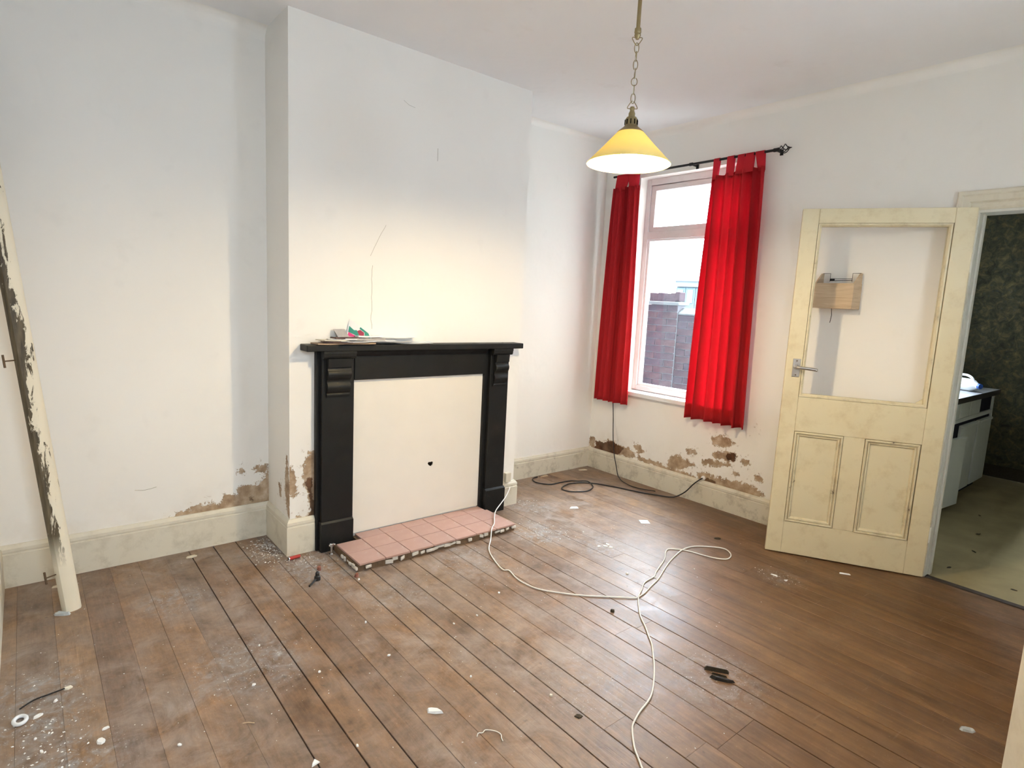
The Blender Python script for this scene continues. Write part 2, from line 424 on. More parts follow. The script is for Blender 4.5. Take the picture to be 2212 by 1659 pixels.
M['lining'] = _gloss_paint('off_white_lining_paint', (0.70, 0.69, 0.62), (0.3, 0.24, 0.15), 0.3, False)
M['window_paint'] = _gloss_paint('white_window_paint', (0.80, 0.76, 0.75), (0.45, 0.36, 0.30), 0.25, False)
M['sill'] = _gloss_paint('white_sill_paint', (0.84, 0.84, 0.83), (0.5, 0.45, 0.4), 0.2, False)

def _plank():
    t = NT('worn_pine_floorboards')
    oc = t.oc(); rv = t.rand()
    x, y, z = t.sep(oc)[0:3]
    wv = t.math('MULTIPLY', rv, 40)
    def bv(sx, sy): return t.comb(t.math('MULTIPLY', x, sx), t.math('MULTIPLY', y, sy), wv)
    g1 = t.noise(1.0, 4, 0.62, bv(30, 1.5), 0.7)
    g2 = t.noise(1.0, 2, 0.6, bv(170, 6))
    g3 = t.noise(1.0, 3, 0.55, bv(7, 1.1))
    base = t.ramp(g1, [(0.2, (0.105, 0.056, 0.028)), (0.48, (0.185, 0.105, 0.056)), (0.78, (0.27, 0.165, 0.092))])
    base = t.mix(t.mr(g2, 0.3, 0.8, 0, 0.4), base, (0.11, 0.060, 0.032))
    # each board has its own tone: some redder, some greyer
    tone = t.ramp(rv, [(0.0, (0.135, 0.072, 0.038)), (0.3, (0.25, 0.132, 0.056)), (0.6, (0.16, 0.105, 0.070)), (0.85, (0.28, 0.160, 0.072)), (1.0, (0.20, 0.145, 0.11))])
    base = t.mix(0.55, base, tone)
    base = t.mix(t.mr(g3, 0.5, 0.75, 0, 0.5), base, (0.105, 0.075, 0.055))
    # blotchy wear at several sizes
    mo = t.math('ADD', t.math('MULTIPLY', t.noise(11, 5, 0.72), 0.6), t.math('MULTIPLY', t.noise(1.0, 4, 0.7, bv(55, 12)), 0.4))
    base = t.mix(1.0, base, t.ramp(mo, [(0.32, (0.50, 0.47, 0.45)), (0.5, (0.98, 0.97, 0.96)), (0.66, (1.55, 1.52, 1.48))]), 'MULTIPLY')
    # stains and spots
    st = t.mr(t.noise(3.4, 5, 0.68), 0.5, 0.7)
    base = t.mix(t.math('MULTIPLY', st, 0.42), base, (0.080, 0.047, 0.030))
    sp = t.mr(t.noise(23, 2, 0.6), 0.69, 0.74)
    base = t.mix(t.math('MULTIPLY', sp, 0.55), base, (0.045, 0.032, 0.026))
    # ground-in dust: heavy on the left and in the middle, thin by the kitchen door
    dn = t.noise(7, 5, 0.74, dist=0.7); dn2 = t.noise(1.7, 3, 0.6)
    dust = t.math('MULTIPLY', t.mr(dn, 0.36, 0.72), t.mr(dn2, 0.30, 0.66, 0.25, 1))
    zone = t.math('SUBTRACT', t.math('MULTIPLY', x, 0.6), y)   # grows towards the kitchen door
    dust = t.math('MULTIPLY', dust, t.mr(zone, 1.9, 3.0, 1.0, 0.15, True))
    base = t.mix(t.math('MULTIPLY', dust, 0.85), base, t.mix(dn2, (0.37, 0.27, 0.205), (0.45, 0.39, 0.35)))
    # a darker brown, stronger towards the kitchen door
    base = t.mix(t.math('MULTIPLY', t.mr(zone, 1.8, 2.9, 0, 0.85, True), t.mr(dn2, 0.25, 0.6, 0.45, 1)), base, t.ramp(g1, [(0.2, (0.055, 0.022, 0.006)), (0.5, (0.120, 0.052, 0.012)), (0.8, (0.190, 0.092, 0.026))]))
    spots = None
    for (cx, cy, r, a) in ((0.10, -0.22, 0.34, 0.9), (-0.07, 0.12, 0.26, 0.85), (-0.45, -0.87, 0.30, 0.7), (-1.07, -0.62, 0.20, 0.9), (-1.07, -0.80, 0.20, 0.9),
                           (-1.03, -1.08, 0.25, 0.9), (1.35, -0.50, 0.26, 0.9), (1.62, -0.12, 0.25, 0.7), (-0.58, -0.20, 0.22, 0.6), (0.75, -0.58, 0.30, 0.5),
                           (1.55, -0.85, 0.26, 0.55), (0.25, -0.70, 0.30, 0.4), (2.05, -1.68, 0.18, 0.4), (0.95, -1.95, 0.30, 0.5), (0.55, -1.75, 0.35, 0.35)):
        d = t.math('MULTIPLY', t.mr(t.dist((cx, cy, 0)), r*0.2, r, 1, 0, True), a)
        spots = d if spots is None else t.math('MAXIMUM', spots, d)
    sm = t.math('MULTIPLY', spots, t.mr(t.noise(17, 5, 0.78, dist=1.2), 0.44, 0.64))
    base = t.mix(sm, base, t.ramp(t.noise(40, 2), [(0.3, (0.24, 0.225, 0.215)), (0.6, (0.36, 0.35, 0.345)), (0.8, (0.60, 0.60, 0.60))]))
    fl = t.math('MULTIPLY', t.mr(t.noise(130, 1, 0.6), 0.71, 0.74), t.mr(spots, 0.05, 0.5, 0.10, 1))
    base = t.mix(fl, base, (0.70, 0.68, 0.64))
    # pale scuffs dragged across the boards
    sc = t.mr(t.noise(1.0, 3, 0.6, t.mapv(oc, (3.5, 40, 1), (0, 0, 0), (0, 0, 0.55))), 0.66, 0.73)
    base = t.mix(t.math('MULTIPLY', sc, t.mr(dn2, 0.4, 0.7, 0, 0.4)), base, (0.40, 0.33, 0.28))
    ro = t.math('ADD', t.mr(dn, 0.25, 0.75, 0.34, 0.58), t.math('MULTIPLY', sm, 0.2))
    h = g1
    t.pbr(base, ro, 0.58, 0, t.bump(h, 0.35, 0.004)); return t.mat
M['plank'] = _plank()
M['subfloor'] = plain('dark_subfloor', (0.012, 0.009, 0.007), 0.95, 0.1)

def _black_paint():
    t = NT('black_fireplace_paint')
    c = t.mix(t.noise(9, 5), (0.005, 0.0055, 0.0055), (0.011, 0.011, 0.0105))
    c = t.mix(t.math('MULTIPLY', t.mr(t.noise(5, 6, 0.7), 0.55, 0.8), 0.6), c, (0.024, 0.022, 0.019))
    t.pbr(c, t.mr(t.noise(12, 4), 0.3, 0.7, 0.42, 0.6), 0.3, 0, t.bump(t.noise(60, 4), 0.15, 0.003)); return t.mat
M['black'] = _black_paint()
M['board'] = plain('cream_painted_hardboard', (0.80, 0.76, 0.68), 0.65, 0.3, 0, 0.04, 6, 0.05)
M['hollow_shade'] = plain('hollow_shade_black', (0.012, 0.009, 0.007), 1.0, 0.0)  # black standing in for the shade inside holes and slots
def _tile():
    t = NT('terracotta_pink_tile'); rv = t.rand()
    c = t.mix(t.noise(14, 5), (0.43, 0.255, 0.205), (0.53, 0.335, 0.28))
    c = t.mix(t.math('MULTIPLY', rv, 0.5), c, (0.40, 0.26, 0.22))
    c = t.mix(t.mr(t.noise(25, 6, 0.7), 0.6, 0.75, 0, 0.35), c, (0.62, 0.56, 0.52))
    t.pbr(c, 0.5, 0.4, 0, t.bump(t.noise(50, 4), 0.15, 0.003)); return t.mat
M['tile'] = _tile()
M['slab'] = plain('broken_mortar_bed', (0.16, 0.105, 0.065), 0.95, 0.1, 0, 0.5, 30, 0.8, 50)
M['mortar_white'] = plain('white_mortar_edge', (0.62, 0.58, 0.52), 0.9, 0.1, 0, 0.3, 25, 0.9, 40)
M['plaster'] = plain('white_plaster_chip', (0.80, 0.79, 0.76), 0.9, 0.2, 0, 0.06, 20)
M['ivory_chip'] = plain('ivory_paint_chip', (0.68, 0.62, 0.50), 0.8, 0.2, 0, 0.15, 20)
M['paper'] = plain('white_paper', (0.80, 0.80, 0.80), 0.8, 0.2, 0, 0.04, 9)
M['paper_blue'] = plain('pale_blue_paper', (0.66, 0.76, 0.78), 0.8, 0.2, 0, 0.04, 9)
M['paper_grey'] = plain('grey_newsprint', (0.42, 0.40, 0.39), 0.85, 0.2, 0, 0.25, 40)
M['paper_brown'] = plain('brown_envelope_paper', (0.42, 0.30, 0.20), 0.85, 0.2, 0, 0.12, 20)
M['paper_dark'] = plain('dark_printed_paper', (0.12, 0.07, 0.06), 0.6, 0.3, 0, 0.5, 40)
M['print_green'] = plain('green_leaflet_print', (0.03, 0.27, 0.21), 0.5, 0.4, 0, 0.15, 30)
M['print_pink'] = plain('pink_leaflet_print', (0.70, 0.05, 0.22), 0.5, 0.4, 0, 0.2, 30)
M['print_red'] = plain('crimson_leaflet_print', (0.32, 0.03, 0.07), 0.5, 0.4, 0, 0.3, 30)
M['print_yellow'] = plain('yellow_leaflet_print', (0.75, 0.55, 0.12), 0.5, 0.4, 0, 0.1, 30)

def _fabric():
    t = NT('red_cotton_curtain')
    oc = t.oc()
    w = t.noise(1, 3, 0.6, t.mapv(oc, (300, 300, 30)))
    c = t.mix(w, (0.58, 0.032, 0.040), (0.74, 0.058, 0.066))
    c = t.mix(t.mr(t.noise(3, 3), 0.3, 0.7, 0, 0.3), c, (0.50, 0.03, 0.03))
    nb = t.bump(w, 0.2, 0.002)
    d = t.n('ShaderNodeBsdfDiffuse'); t.put(d.inputs[0], c); t.link(nb, d.inputs['Normal'])
    tr = t.n('ShaderNodeBsdfTranslucent'); t.put(tr.inputs[0], (0.62, 0.035, 0.085)); t.link(nb, tr.inputs['Normal'])
    m = t.n('ShaderNodeMixShader'); m.inputs[0].default_value = 0.42
    t.link(d.outputs[0], m.inputs[1]); t.link(tr.outputs[0], m.inputs[2]); t.surf(m.outputs[0])
    return t.mat
M['curtain'] = _fabric()
M['iron'] = plain('black_wrought_iron', (0.012, 0.011, 0.011), 0.45, 0.5, 0.3, 0.2, 30)
M['brass'] = plain('dull_antique_brass', (0.30, 0.235, 0.12), 0.38, 0.5, 0.75, 0.2, 30)
M['steel'] = plain('brushed_door_handle_metal', (0.48, 0.45, 0.42), 0.32, 0.5, 0.9, 0.15, 40)
M['chrome'] = plain('chrome_pipe', (0.75, 0.77, 0.80), 0.15, 0.5, 1.0, 0.05, 20)
M['nail'] = plain('rusty_nail_iron', (0.13, 0.085, 0.05), 0.7, 0.3, 0.4, 0.3, 60)

def _shade():
    t = NT('yellow_glass_lampshade')
    d = t.n('ShaderNodeBsdfDiffuse'); t.put(d.inputs[0], (0.90, 0.76, 0.30))
    tr = t.n('ShaderNodeBsdfTranslucent')
    t.put(tr.inputs[0], t.mix(t.noise(14, 3), (0.95, 0.78, 0.04), (1.0, 0.86, 0.08)))
    m = t.n('ShaderNodeMixShader'); m.inputs[0].default_value = SHADE_T
    t.link(d.outputs[0], m.inputs[1]); t.link(tr.outputs[0], m.inputs[2]); t.surf(m.outputs[0])
    return t.mat
SHADE_T = 0.05
M['shade'] = _shade()
M['shade_rim'] = plain('lampshade_rim_glass', (0.8, 0.78, 0.6), 0.2, 0.5)
def _bulb():
    t = NT('lit_bulb_glass'); e = t.n('ShaderNodeEmission')
    e.inputs[0].default_value = (*BULB_COLOR, 1); e.inputs[1].default_value = BULB_EMISSION
    t.surf(e.outputs[0]); return t.mat
M['bulb'] = _bulb()

def _glass(name, tint, gl=0.06, haze=0.0, hc=(0.8, 0.9, 1)):
    t = NT(name)
    a = t.n('ShaderNodeBsdfTransparent'); t.put(a.inputs[0], tint)
    g = t.n('ShaderNodeBsdfGlossy'); g.inputs['Roughness'].default_value = 0.03
    m = t.n('ShaderNodeMixShader'); m.inputs[0].default_value = gl
    t.link(a.outputs[0], m.inputs[1]); t.link(g.outputs[0], m.inputs[2])
    if haze:
        d = t.n('ShaderNodeBsdfTranslucent'); t.put(d.inputs[0], hc)
        m2 = t.n('ShaderNodeMixShader'); t.put(m2.inputs[0], t.mr(t.noise(6, 6, 0.7), 0.3, 0.8, haze*0.4, haze*1.3))
        t.link(m.outputs[0], m2.inputs[1]); t.link(d.outputs[0], m2.inputs[2]); m = m2
    t.surf(m.outputs[0]); return t.mat
M['glass'] = _glass('dusty_window_glass', (0.95, 0.98, 0.98), 0.03, 0.008)

def _post():
    t = NT('flaking_paint_on_timber')
    oc = t.oc(); x = t.sep(oc)[0]; z = t.sep(oc)[2]
    # the bare strip follows the left edge of the leaning post
    cx = t.math('ADD', x, t.math('MULTIPLY', z, 0.0935))
    f = t.noise(1.0, 7, 0.72, t.mapv(oc, (42, 42, 9)), 0.6)
    side = t.mr(cx, -0.034, 0.020, 0.34, 0.0)
    zone = t.mr(z, 0.20, 0.34, 0, 1)
    wide = t.math('MULTIPLY', t.mr(t.noise(1.0, 3, 0.5, t.mapv(oc, (1, 1, 3.1))), 0.3, 0.65), 0.16)
    m = t.math('MULTIPLY', t.mr(t.math('ADD', t.math('ADD', f, side), wide), 0.715, 0.735), zone)
    wood = t.ramp(t.noise(1.0, 5, 0.6, t.mapv(oc, (60, 60, 7))), [(0.3, (0.035, 0.026, 0.014)), (0.7, (0.15, 0.115, 0.065))])
    pc = t.mix(t.noise(8, 4), (0.70, 0.63, 0.48), (0.76, 0.70, 0.56))
    t.pbr(t.mix(m, pc, wood), 0.55, 0.4, 0, t.bump(t.math('MULTIPLY', m, -1), 0.6, 0.004)); return t.mat
M['post'] = _post()

M['cable_white'] = plain('white_pvc_cable', (0.78, 0.75, 0.68), 0.4, 0.5, 0, 0.08, 12)
M['cable_black'] = plain('black_rubber_cable', (0.012, 0.012, 0.014), 0.4, 0.5, 0, 0.2, 12)
M['plastic_cream'] = plain('cream_plastic', (0.66, 0.60, 0.48), 0.45, 0.5, 0, 0.08, 20)
M['plastic_black'] = plain('black_plastic', (0.015, 0.014, 0.013), 0.4, 0.5, 0, 0.3, 40)
M['plastic_red'] = plain('red_plastic', (0.42, 0.03, 0.02), 0.35, 0.5, 0, 0.1, 40)
M['plastic_clear'] = plain('grey_translucent_plastic', (0.45, 0.48, 0.49), 0.3, 0.5, 0, 0.2, 60)
M['brick_bit'] = plain('red_brick_fragment', (0.26, 0.11, 0.08), 0.9, 0.1, 0, 0.4, 60, 0.5)
M['dark_wood'] = plain('dark_charred_wood', (0.045, 0.035, 0.022), 0.7, 0.2, 0, 0.5, 60, 0.5)
def _ply():
    t = NT('pale_plywood'); oc = t.oc()
    c = t.ramp(t.noise(1, 4, 0.6, t.mapv(oc, (4, 4, 60)), 0.8), [(0.3, (0.46, 0.33, 0.21)), (0.7, (0.62, 0.48, 0.33))])
    t.pbr(c, 0.6, 0.3); return t.mat
M['ply'] = _ply()

# kitchen
def _wallpaper():
    t = NT('dark_floral_wallpaper'); oc = t.oc()
    a = t.noise(15, 6, 0.72, dist=0.8); b = t.vor(26)
    c = t.ramp(a, [(0.3, (0.020, 0.020, 0.012)), (0.5, (0.068, 0.064, 0.036)), (0.62, (0.13, 0.11, 0.05)), (0.75, (0.24, 0.19, 0.08))])
    c = t.mix(t.math('MULTIPLY', t.mr(b, 0.05, 0.3, 1, 0), 0.4), c, (0.07, 0.085, 0.085))
    t.pbr(c, 0.7, 0.3); return t.mat
M['wallpaper'] = _wallpaper()
M['vinyl'] = plain('beige_vinyl_floor', (0.34, 0.275, 0.145), 0.55, 0.4, 0, 0.35, 5, 0.1)
M['cabinet'] = plain('white_cabinet_laminate', (0.66, 0.68, 0.64), 0.5, 0.4, 0, 0.06, 6)
M['shade_and_plinth'] = plain('cabinet_shade_and_plinth', (0.03, 0.03, 0.045), 0.9, 0.1)  # near-black put in as shade inside the cabinet, also on the plinth
M['worktop'] = plain('grey_worktop_laminate', (0.34, 0.35, 0.36), 0.3, 0.5, 0, 0.2, 30)
M['worktop_edge'] = plain('dark_worktop_edge', (0.05, 0.045, 0.04), 0.5, 0.4)
M['bottle'] = plain('white_plastic_bottle', (0.78, 0.80, 0.82), 0.35, 0.5, 0, 0.04, 20)
M['cap_blue'] = plain('blue_plastic_cap', (0.03, 0.10, 0.40), 0.35, 0.5)
M['kitchen_wall'] = plain('kitchen_emulsion', (0.55, 0.53, 0.46), 0.85, 0.2, 0, 0.08, 3)
M['threshold'] = plain('dark_threshold_strip', (0.05, 0.04, 0.035), 0.6, 0.3, 0, 0.4, 40)

# yard
def _brick():
    t = NT('weathered_red_brick'); rv = t.rand()
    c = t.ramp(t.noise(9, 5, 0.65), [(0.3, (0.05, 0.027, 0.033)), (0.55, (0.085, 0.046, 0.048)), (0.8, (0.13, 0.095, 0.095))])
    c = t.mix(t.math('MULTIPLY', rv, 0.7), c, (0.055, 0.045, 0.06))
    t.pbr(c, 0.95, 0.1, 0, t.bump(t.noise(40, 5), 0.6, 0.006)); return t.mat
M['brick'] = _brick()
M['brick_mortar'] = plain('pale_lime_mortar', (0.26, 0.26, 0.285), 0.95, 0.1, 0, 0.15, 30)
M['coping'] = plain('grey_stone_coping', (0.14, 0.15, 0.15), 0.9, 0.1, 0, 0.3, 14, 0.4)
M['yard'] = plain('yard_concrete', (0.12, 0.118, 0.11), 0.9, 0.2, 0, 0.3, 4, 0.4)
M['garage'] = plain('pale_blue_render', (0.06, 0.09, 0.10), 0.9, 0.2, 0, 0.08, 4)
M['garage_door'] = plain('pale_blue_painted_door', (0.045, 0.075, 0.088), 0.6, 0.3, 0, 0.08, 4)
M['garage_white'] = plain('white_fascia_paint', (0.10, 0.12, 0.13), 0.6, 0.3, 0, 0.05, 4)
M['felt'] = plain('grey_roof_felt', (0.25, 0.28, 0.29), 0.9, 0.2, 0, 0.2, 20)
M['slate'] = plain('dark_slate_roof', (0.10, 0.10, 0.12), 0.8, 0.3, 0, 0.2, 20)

# ------------------------------------------------------------------ the room
def lines(segs):
    """[(a, b, step), ...] -> sorted grid lines that include every segment end"""
    out = []
    for a, b, st in segs:
        n = max(1, int(math.ceil(abs(b-a)/st)))
        out += [a + (b-a)*i/n for i in range(n+1)]
    out = sorted(out); res = [out[0]]
    for q in out[1:]:
        if q - res[-1] > 1e-4: res.append(q)
    return res

class Wall:
    """wall panels as grids that carry the distance to the flaked patches"""
    def __init__(s): s.mb = MB(); s.peel = []; s.deep = []
    def grid(s, us, vs, fn, holes=(), peel=None, deep=None):
        uv = [(u, v) for v in vs for u in us]; nu = len(us)
        fs = []
        for j in range(len(vs)-1):
            for i in range(nu-1):
                cu = (us[i]+us[i+1])/2; cv = (vs[j]+vs[j+1])/2
                if any(h[0] < cu < h[1] and h[2] < cv < h[3] for h in holes): continue
                fs.append((j*nu+i, j*nu+i+1, (j+1)*nu+i+1, (j+1)*nu+i))
        s.mb.add([fn(u, v) for u, v in uv], fs)
        s.peel += list(sdist(uv, peel)) if peel else [9.0]*len(uv)
        s.deep += list(sdist(uv, deep)) if deep else [9.0]*len(uv)
    def raw(s, fn):
        n = len(s.mb.v); fn(s.mb); k = len(s.mb.v)-n
        s.peel += [9.0]*k; s.deep += [9.0]*k
    def build(s, name, mat):
        if min(s.peel) > 8: return tag(s.mb.build(name, mat), kind='structure')
        # only the band below knee height carries the flaked paint
        s.mb.m = [1 if (max(s.mb.v[i][2] for i in f) < 0.71 and min(s.peel[i] for i in f) < 8.5) else 0 for f in s.mb.f]
        return tag(s.mb.build(name, [mat, M['wall_flaked']], attrs={'peel': s.peel, 'deep': s.deep}), kind='structure')

T = 0.22   # window wall thickness
T2 = 0.11  # and where it divides off the kitchen
WIN = (-0.87, 0.065, 0.70, 2.425)        # y0 y1 z0 z1 of the window opening
DOOR = (-2.98, -2.135, 0.0, 2.0)          # doorway to the kitchen

# window wall
w = Wall()
us = lines([(YF-0.2, -2.98, 1), (-2.98, -2.135, 1), (-2.135, -1.15, 0.3), (-1.15, -0.87, 0.008), (-0.87, 0.065, 0.008), (0.065, DR, 0.008)])
vs = lines([(0, 0.10, 0.1), (0.10, 0.50, 0.008), (0.5, 0.70, 0.1), (0.70, 2.0, 1.3), (2.0, 2.425, 0.5), (2.425, H, 0.4)])
w.grid(us, vs, lambda u, v: (XW, u, v), (WIN, DOOR), PEEL_WINDOW, DEEP_WINDOW)
def _back(mb):
    us2 = [YF-0.2, -2.98, -2.135, -1.2, -0.87, 0.065, DR+0.2]; vs2 = [0, 0.70, 2.0, 2.425, H]
    for i in range(len(us2)-1):
        for j in range(len(vs2)-1):
            cu = (us2[i]+us2[i+1])/2; cv = (vs2[j]+vs2[j+1])/2
            if any(h[0] < cu < h[1] and h[2] < cv < h[3] for h in (WIN, DOOR)): continue
            xb = XW+T2 if cu < -1.2 else XW+T
            mb.add([(xb, us2[i], vs2[j]), (xb, us2[i+1], vs2[j]), (xb, us2[i+1], vs2[j+1]), (xb, us2[i], vs2[j+1])], [(0, 1, 2, 3)])
    for (y0, y1, z0, z1) in (WIN, DOOR):
        for (a, b) in (((y0, z0), (y0, z1)), ((y1, z0), (y1, z1)), ((y0, z1), (y1, z1)), ((y0, z0), (y1, z0))):
            if z0 == 0 and a[1] == 0 and b[1] == 0: continue
            xb = XW+T2 if z0 == 0 else XW+T
            mb.add([(XW, *a), (XW, *b), (xb, *b), (xb, *a)], [(0, 1, 2, 3)])
w.raw(_back)
wall_window = w.build('wall_window', M['wall'])

# recess to the right of the chimney breast
w = Wall()
w.grid(lines([(WC, XW, 0.4)]), lines([(0, H, 0.9)]), lambda u, v: (u, DR, v))
w.raw(lambda mb: mb.box(WC, DR+0.02, 0, XW+T, DR+0.2, H))
w.build('wall_alcove_right', M['wall'])
# recess to the left
w = Wall()
w.grid(lines([(XL, -0.56, 0.3), (-0.56, 0.0, 0.008)]), lines([(0, 0.1, 0.1), (0.1, 0.52, 0.008), (0.52, H, 0.8)]),
       lambda u, v: (u, DL, v), (), PEEL_ALCOVE, DEEP_ALCOVE)
w.raw(lambda mb: mb.box(XL-0.2, DL+0.02, 0, 0.0, DL+0.2, H))
wall_alcove = w.build('wall_alcove_left', M['wall'])
# chimney breast
w = Wall()
vz = lines([(0, 0.1, 0.1), (0.1, 0.62, 0.007), (0.62, H, 0.8)])
w.grid(lines([(0, 0.20, 0.007), (0.20, 1.44, 0.3), (1.44, WC, 0.007)]), vz, lambda u, v: (u, 0.0, v), (), PEEL_CHIMNEY, DEEP_CHIMNEY)
w.grid(lines([(0, 0.2, 0.007), (0.2, DL, 0.2)]), vz, lambda u, v: (0.0, u, v), (), PEEL_CHIMNEY_SIDE)
w.grid(lines([(0, DR, 0.2)]), vz, lambda u, v: (WC, u, v))
w.raw(lambda mb: mb.box(0.02, 0.06, 0, WC-0.02, DR+0.2, H))
wall_chimney = w.build('wall_chimney_breast', M['wall'])
# left wall and front wall (with the doorway the near door belongs to)
w = Wall()
w.raw(lambda mb: mb.box(XL-0.2, YF-0.2, 0, XL, DL+0.2, H))
w.build('wall_left', M['wall'])
FD = (-0.14, 0.66, 2.02)
w = Wall()
FW = (-1.00, -0.44, 1.25, 2.25)     # unseen window added behind the camera for more daylight: x0 x1 z0 z1
w.raw(lambda mb: mb.box(XL-0.2, YF-0.15, 0, FW[0], YF, H))
w.raw(lambda mb: mb.box(FW[1], YF-0.15, 0, FD[0], YF, H))
FW2 = (1.20, 1.75, 1.45, 2.20)  # second unseen window, added to brighten the right side
w.raw(lambda mb: mb.box(FD[1], YF-0.15, 0, FW2[0], YF, H))
w.raw(lambda mb: mb.box(FW2[1], YF-0.15, 0, XW, YF, H))
w.raw(lambda mb: mb.box(FW2[0], YF-0.15, 0, FW2[1], YF, FW2[2]))
w.raw(lambda mb: mb.box(FW2[0], YF-0.15, FW2[3], FW2[1], YF, H))
w.raw(lambda mb: mb.box(FW[0], YF-0.15, 0, FW[1], YF, FW[2]))
w.raw(lambda mb: mb.box(FW[0], YF-0.15, FW[3], FW[1], YF, H))
w.raw(lambda mb: mb.box(FD[0], YF-0.15, FD[2], FD[1], YF, H))
w.build('wall_front', M['wall'])
# hall behind the near door
w = Wall()
def _hall(mb):
    mb.box(-0.28, YF-1.55, 0, 0.9, YF-1.45, 2.6)
    mb.box(-0.28, YF-1.45, 0, -0.18, YF-0.15, 2.6)
    mb.box(0.80, YF-1.45, 0, 0.90, YF-0.15, 2.6)
    mb.box(-0.28, YF-1.55, 2.6, 0.9, YF-0.15, 2.7)
w.raw(_hall); w.build('wall_hall', M['wall'])
tag(MB().box(-0.28, YF-1.5, -0.06, 0.9, YF, -0.004).build('floor_hall', M['plank']), kind='structure')

# ceiling, with the rounded plaster where it meets the window wall
mb = MB(); mb.box(XL-0.2, YF-0.2, H, XW+T, DL+0.3, H+0.15)
ceil = tag(mb.build('ceiling', M['ceiling']), kind='structure')
def cove(name, path, rad, inward):
    mb = MB(); n = 6
    rows = []
    for k in range(n+1):
        a = (PI/2)*k/n
        off = rad*(1-math.sin(a)); dz = rad*(1-math.cos(a))
        rows.append([(q[0]+inward[0]*off, q[1]+inward[1]*off, H-dz) for q in path])
    vs = [q for r in rows for q in r]; m = len(path)
    mb.add(vs, [(k*m+i, k*m+i+1, (k+1)*m+i+1, (k+1)*m+i) for k in range(n) for i in range(m-1)])
    o = mb.build(name, M['wall'], smooth=True)
    return tag(o, kind='structure')
cove('trim_1', [(XW, DR, 0), (XW, -1.2, 0), (XW, YF, 0)], 0.05, (-1, 0))
cove('trim_2', [(WC, DR, 0), (XW, DR, 0)], 0.04, (0, -1))
cove('trim_3', [(XL, DL, 0), (0, DL, 0)], 0.06, (0, -1))

# ------------------------------------------------------------------ floor of single boards
mb = MB(); mb.box(XL-0.2, YF-0.2, -0.12, XW, DR+0.1, -0.026)
floor = tag(mb.build('floor', M['subfloor']), kind='structure')
PITCH = 0.1175; X0 = -0.190
k0 = int(math.floor((XL-X0)/PITCH)); k1 = int(math.ceil((XW-X0)/PITCH))
rp = random.Random(11)
edges = {}
for k in range(k0, k1+2):
    x = X0 + k*PITCH
    tight = 0.0002 if (x < -0.48) else rp.choice((0.0004, 0.0008, 0.0012, 0.0016, 0.0020))
    if x > 1.35: tight = rp.choice((0.0002, 0.0003, 0.0005, 0.0009))
    if k in (-1, -2, 0): tight = 0.0022
    edges[k] = (x + rp.uniform(-0.004, 0.004), tight)
def plank(xa, xb, ya, yb, dz, c):
    mbp = MB(); z = dz
    prof = [(xa, -0.024), (xb, -0.024), (xb, z-c), (xb-c, z), (xa+c, z), (xa, z-c)]
    mbp.prism([(q[0], ya, q[1]) for q in prof], (0, yb-ya, 0))
    return mbp.build('plank', M['plank'], floor)
for k in range(k0, k1+1):
    xa = edges[k][0] + edges[k][1]; xb = edges[k+1][0] - edges[k+1][1]
    xa = max(xa, XL); xb = min(xb, XW)
    if xb - xa < 0.01: continue
    y0 = YF; y1 = 0.02
    if xb > WC: y1 = DR
    if xa < 0.0: y1 = DL
    cuts = []
    if k in (0, -3, 5): cuts = [-0.72 if k == 0 else -1.9]
    elif k in (9, 10): cuts = [-1.54 - 0.02*(k-9)]
    elif k in (7, 8): cuts = [-2.18]
    elif k % 4 == 2: cuts = [rp.uniform(-2.6, -0.4)]
    ys = [y0] + sorted(cuts) + [y1]
    for a, b in zip(ys[:-1], ys[1:]):
        plank(xa, xb, a + 0.0006, b - 0.0006, rp.uniform(-0.0008, 0.0), 0.0005 if (xa < -0.5 or xa > 1.4) else 0.0012)

# ------------------------------------------------------------------ skirting boards
def skirt_profile(h):
    return [(0, 0), (SK, 0), (SK, h-0.042), (SK-0.003, h-0.039), (SK-0.003, h-0.034), (SK-0.001, h-0.030), (SK-0.002, h-0.016), (SK-0.010, h-0.006), (SK-0.014, h), (0, h)]
def sweep(path, prof):
    """mitred sweep; the room lies to the right of the path direction"""
    P_ = [Vector((a, b)) for a, b in path]; m = len(P_); rows = []
    for i in range(m):
        d0 = (P_[i]-P_[i-1]).normalized() if i > 0 else (P_[1]-P_[0]).normalized()
        d1 = (P_[i+1]-P_[i]).normalized() if i < m-1 else d0
        n0 = Vector((d0.y, -d0.x)); n1 = Vector((d1.y, -d1.x))
        mt = (n0+n1); mt = mt/max(mt.length_squared/2, 1e-6)
        rows.append([(P_[i].x+mt.x*d, P_[i].y+mt.y*d, z) for d, z in prof])
    return rows
def skirting(names, path, h, mat):
    rows = sweep(path, skirt_profile(h)); n = len(rows[0])
    for i, nm in enumerate(names):
        mb = MB()
        fs = [(k, (k+1) % n, (k+1) % n + n, k+n) for k in range(n)] + [list(range(n)), [k+n for k in range(n)][::-1]]
        mb.add(rows[i]+rows[i+1], fs)
        if nm: tag(mb.build(nm, mat), kind='structure')
G = 0.001
skirting(['baseboard_left', 'baseboard_alcove_left', 'baseboard_chimney_left', 'baseboard_chimney_front'],
         [(XL, YF), (XL, DL), (0, DL), (0, 0), (0.129, 0)], 0.198, M['skirting'])
skirting(['baseboard_chimney_front_right', 'baseboard_chimney_right', 'baseboard_alcove_right', 'baseboard_window'],
         [(1.427, 0), (WC, 0), (WC, DR), (XW, DR), (XW, -2.052)], 0.172, M['skirting_grubby'])
skirting(['baseboard_front', 'baseboard_front_left'], [(XW, YF), (FD[1]+0.08, YF), (FD[1]+0.079, YF)], 0.19, M['skirting'])

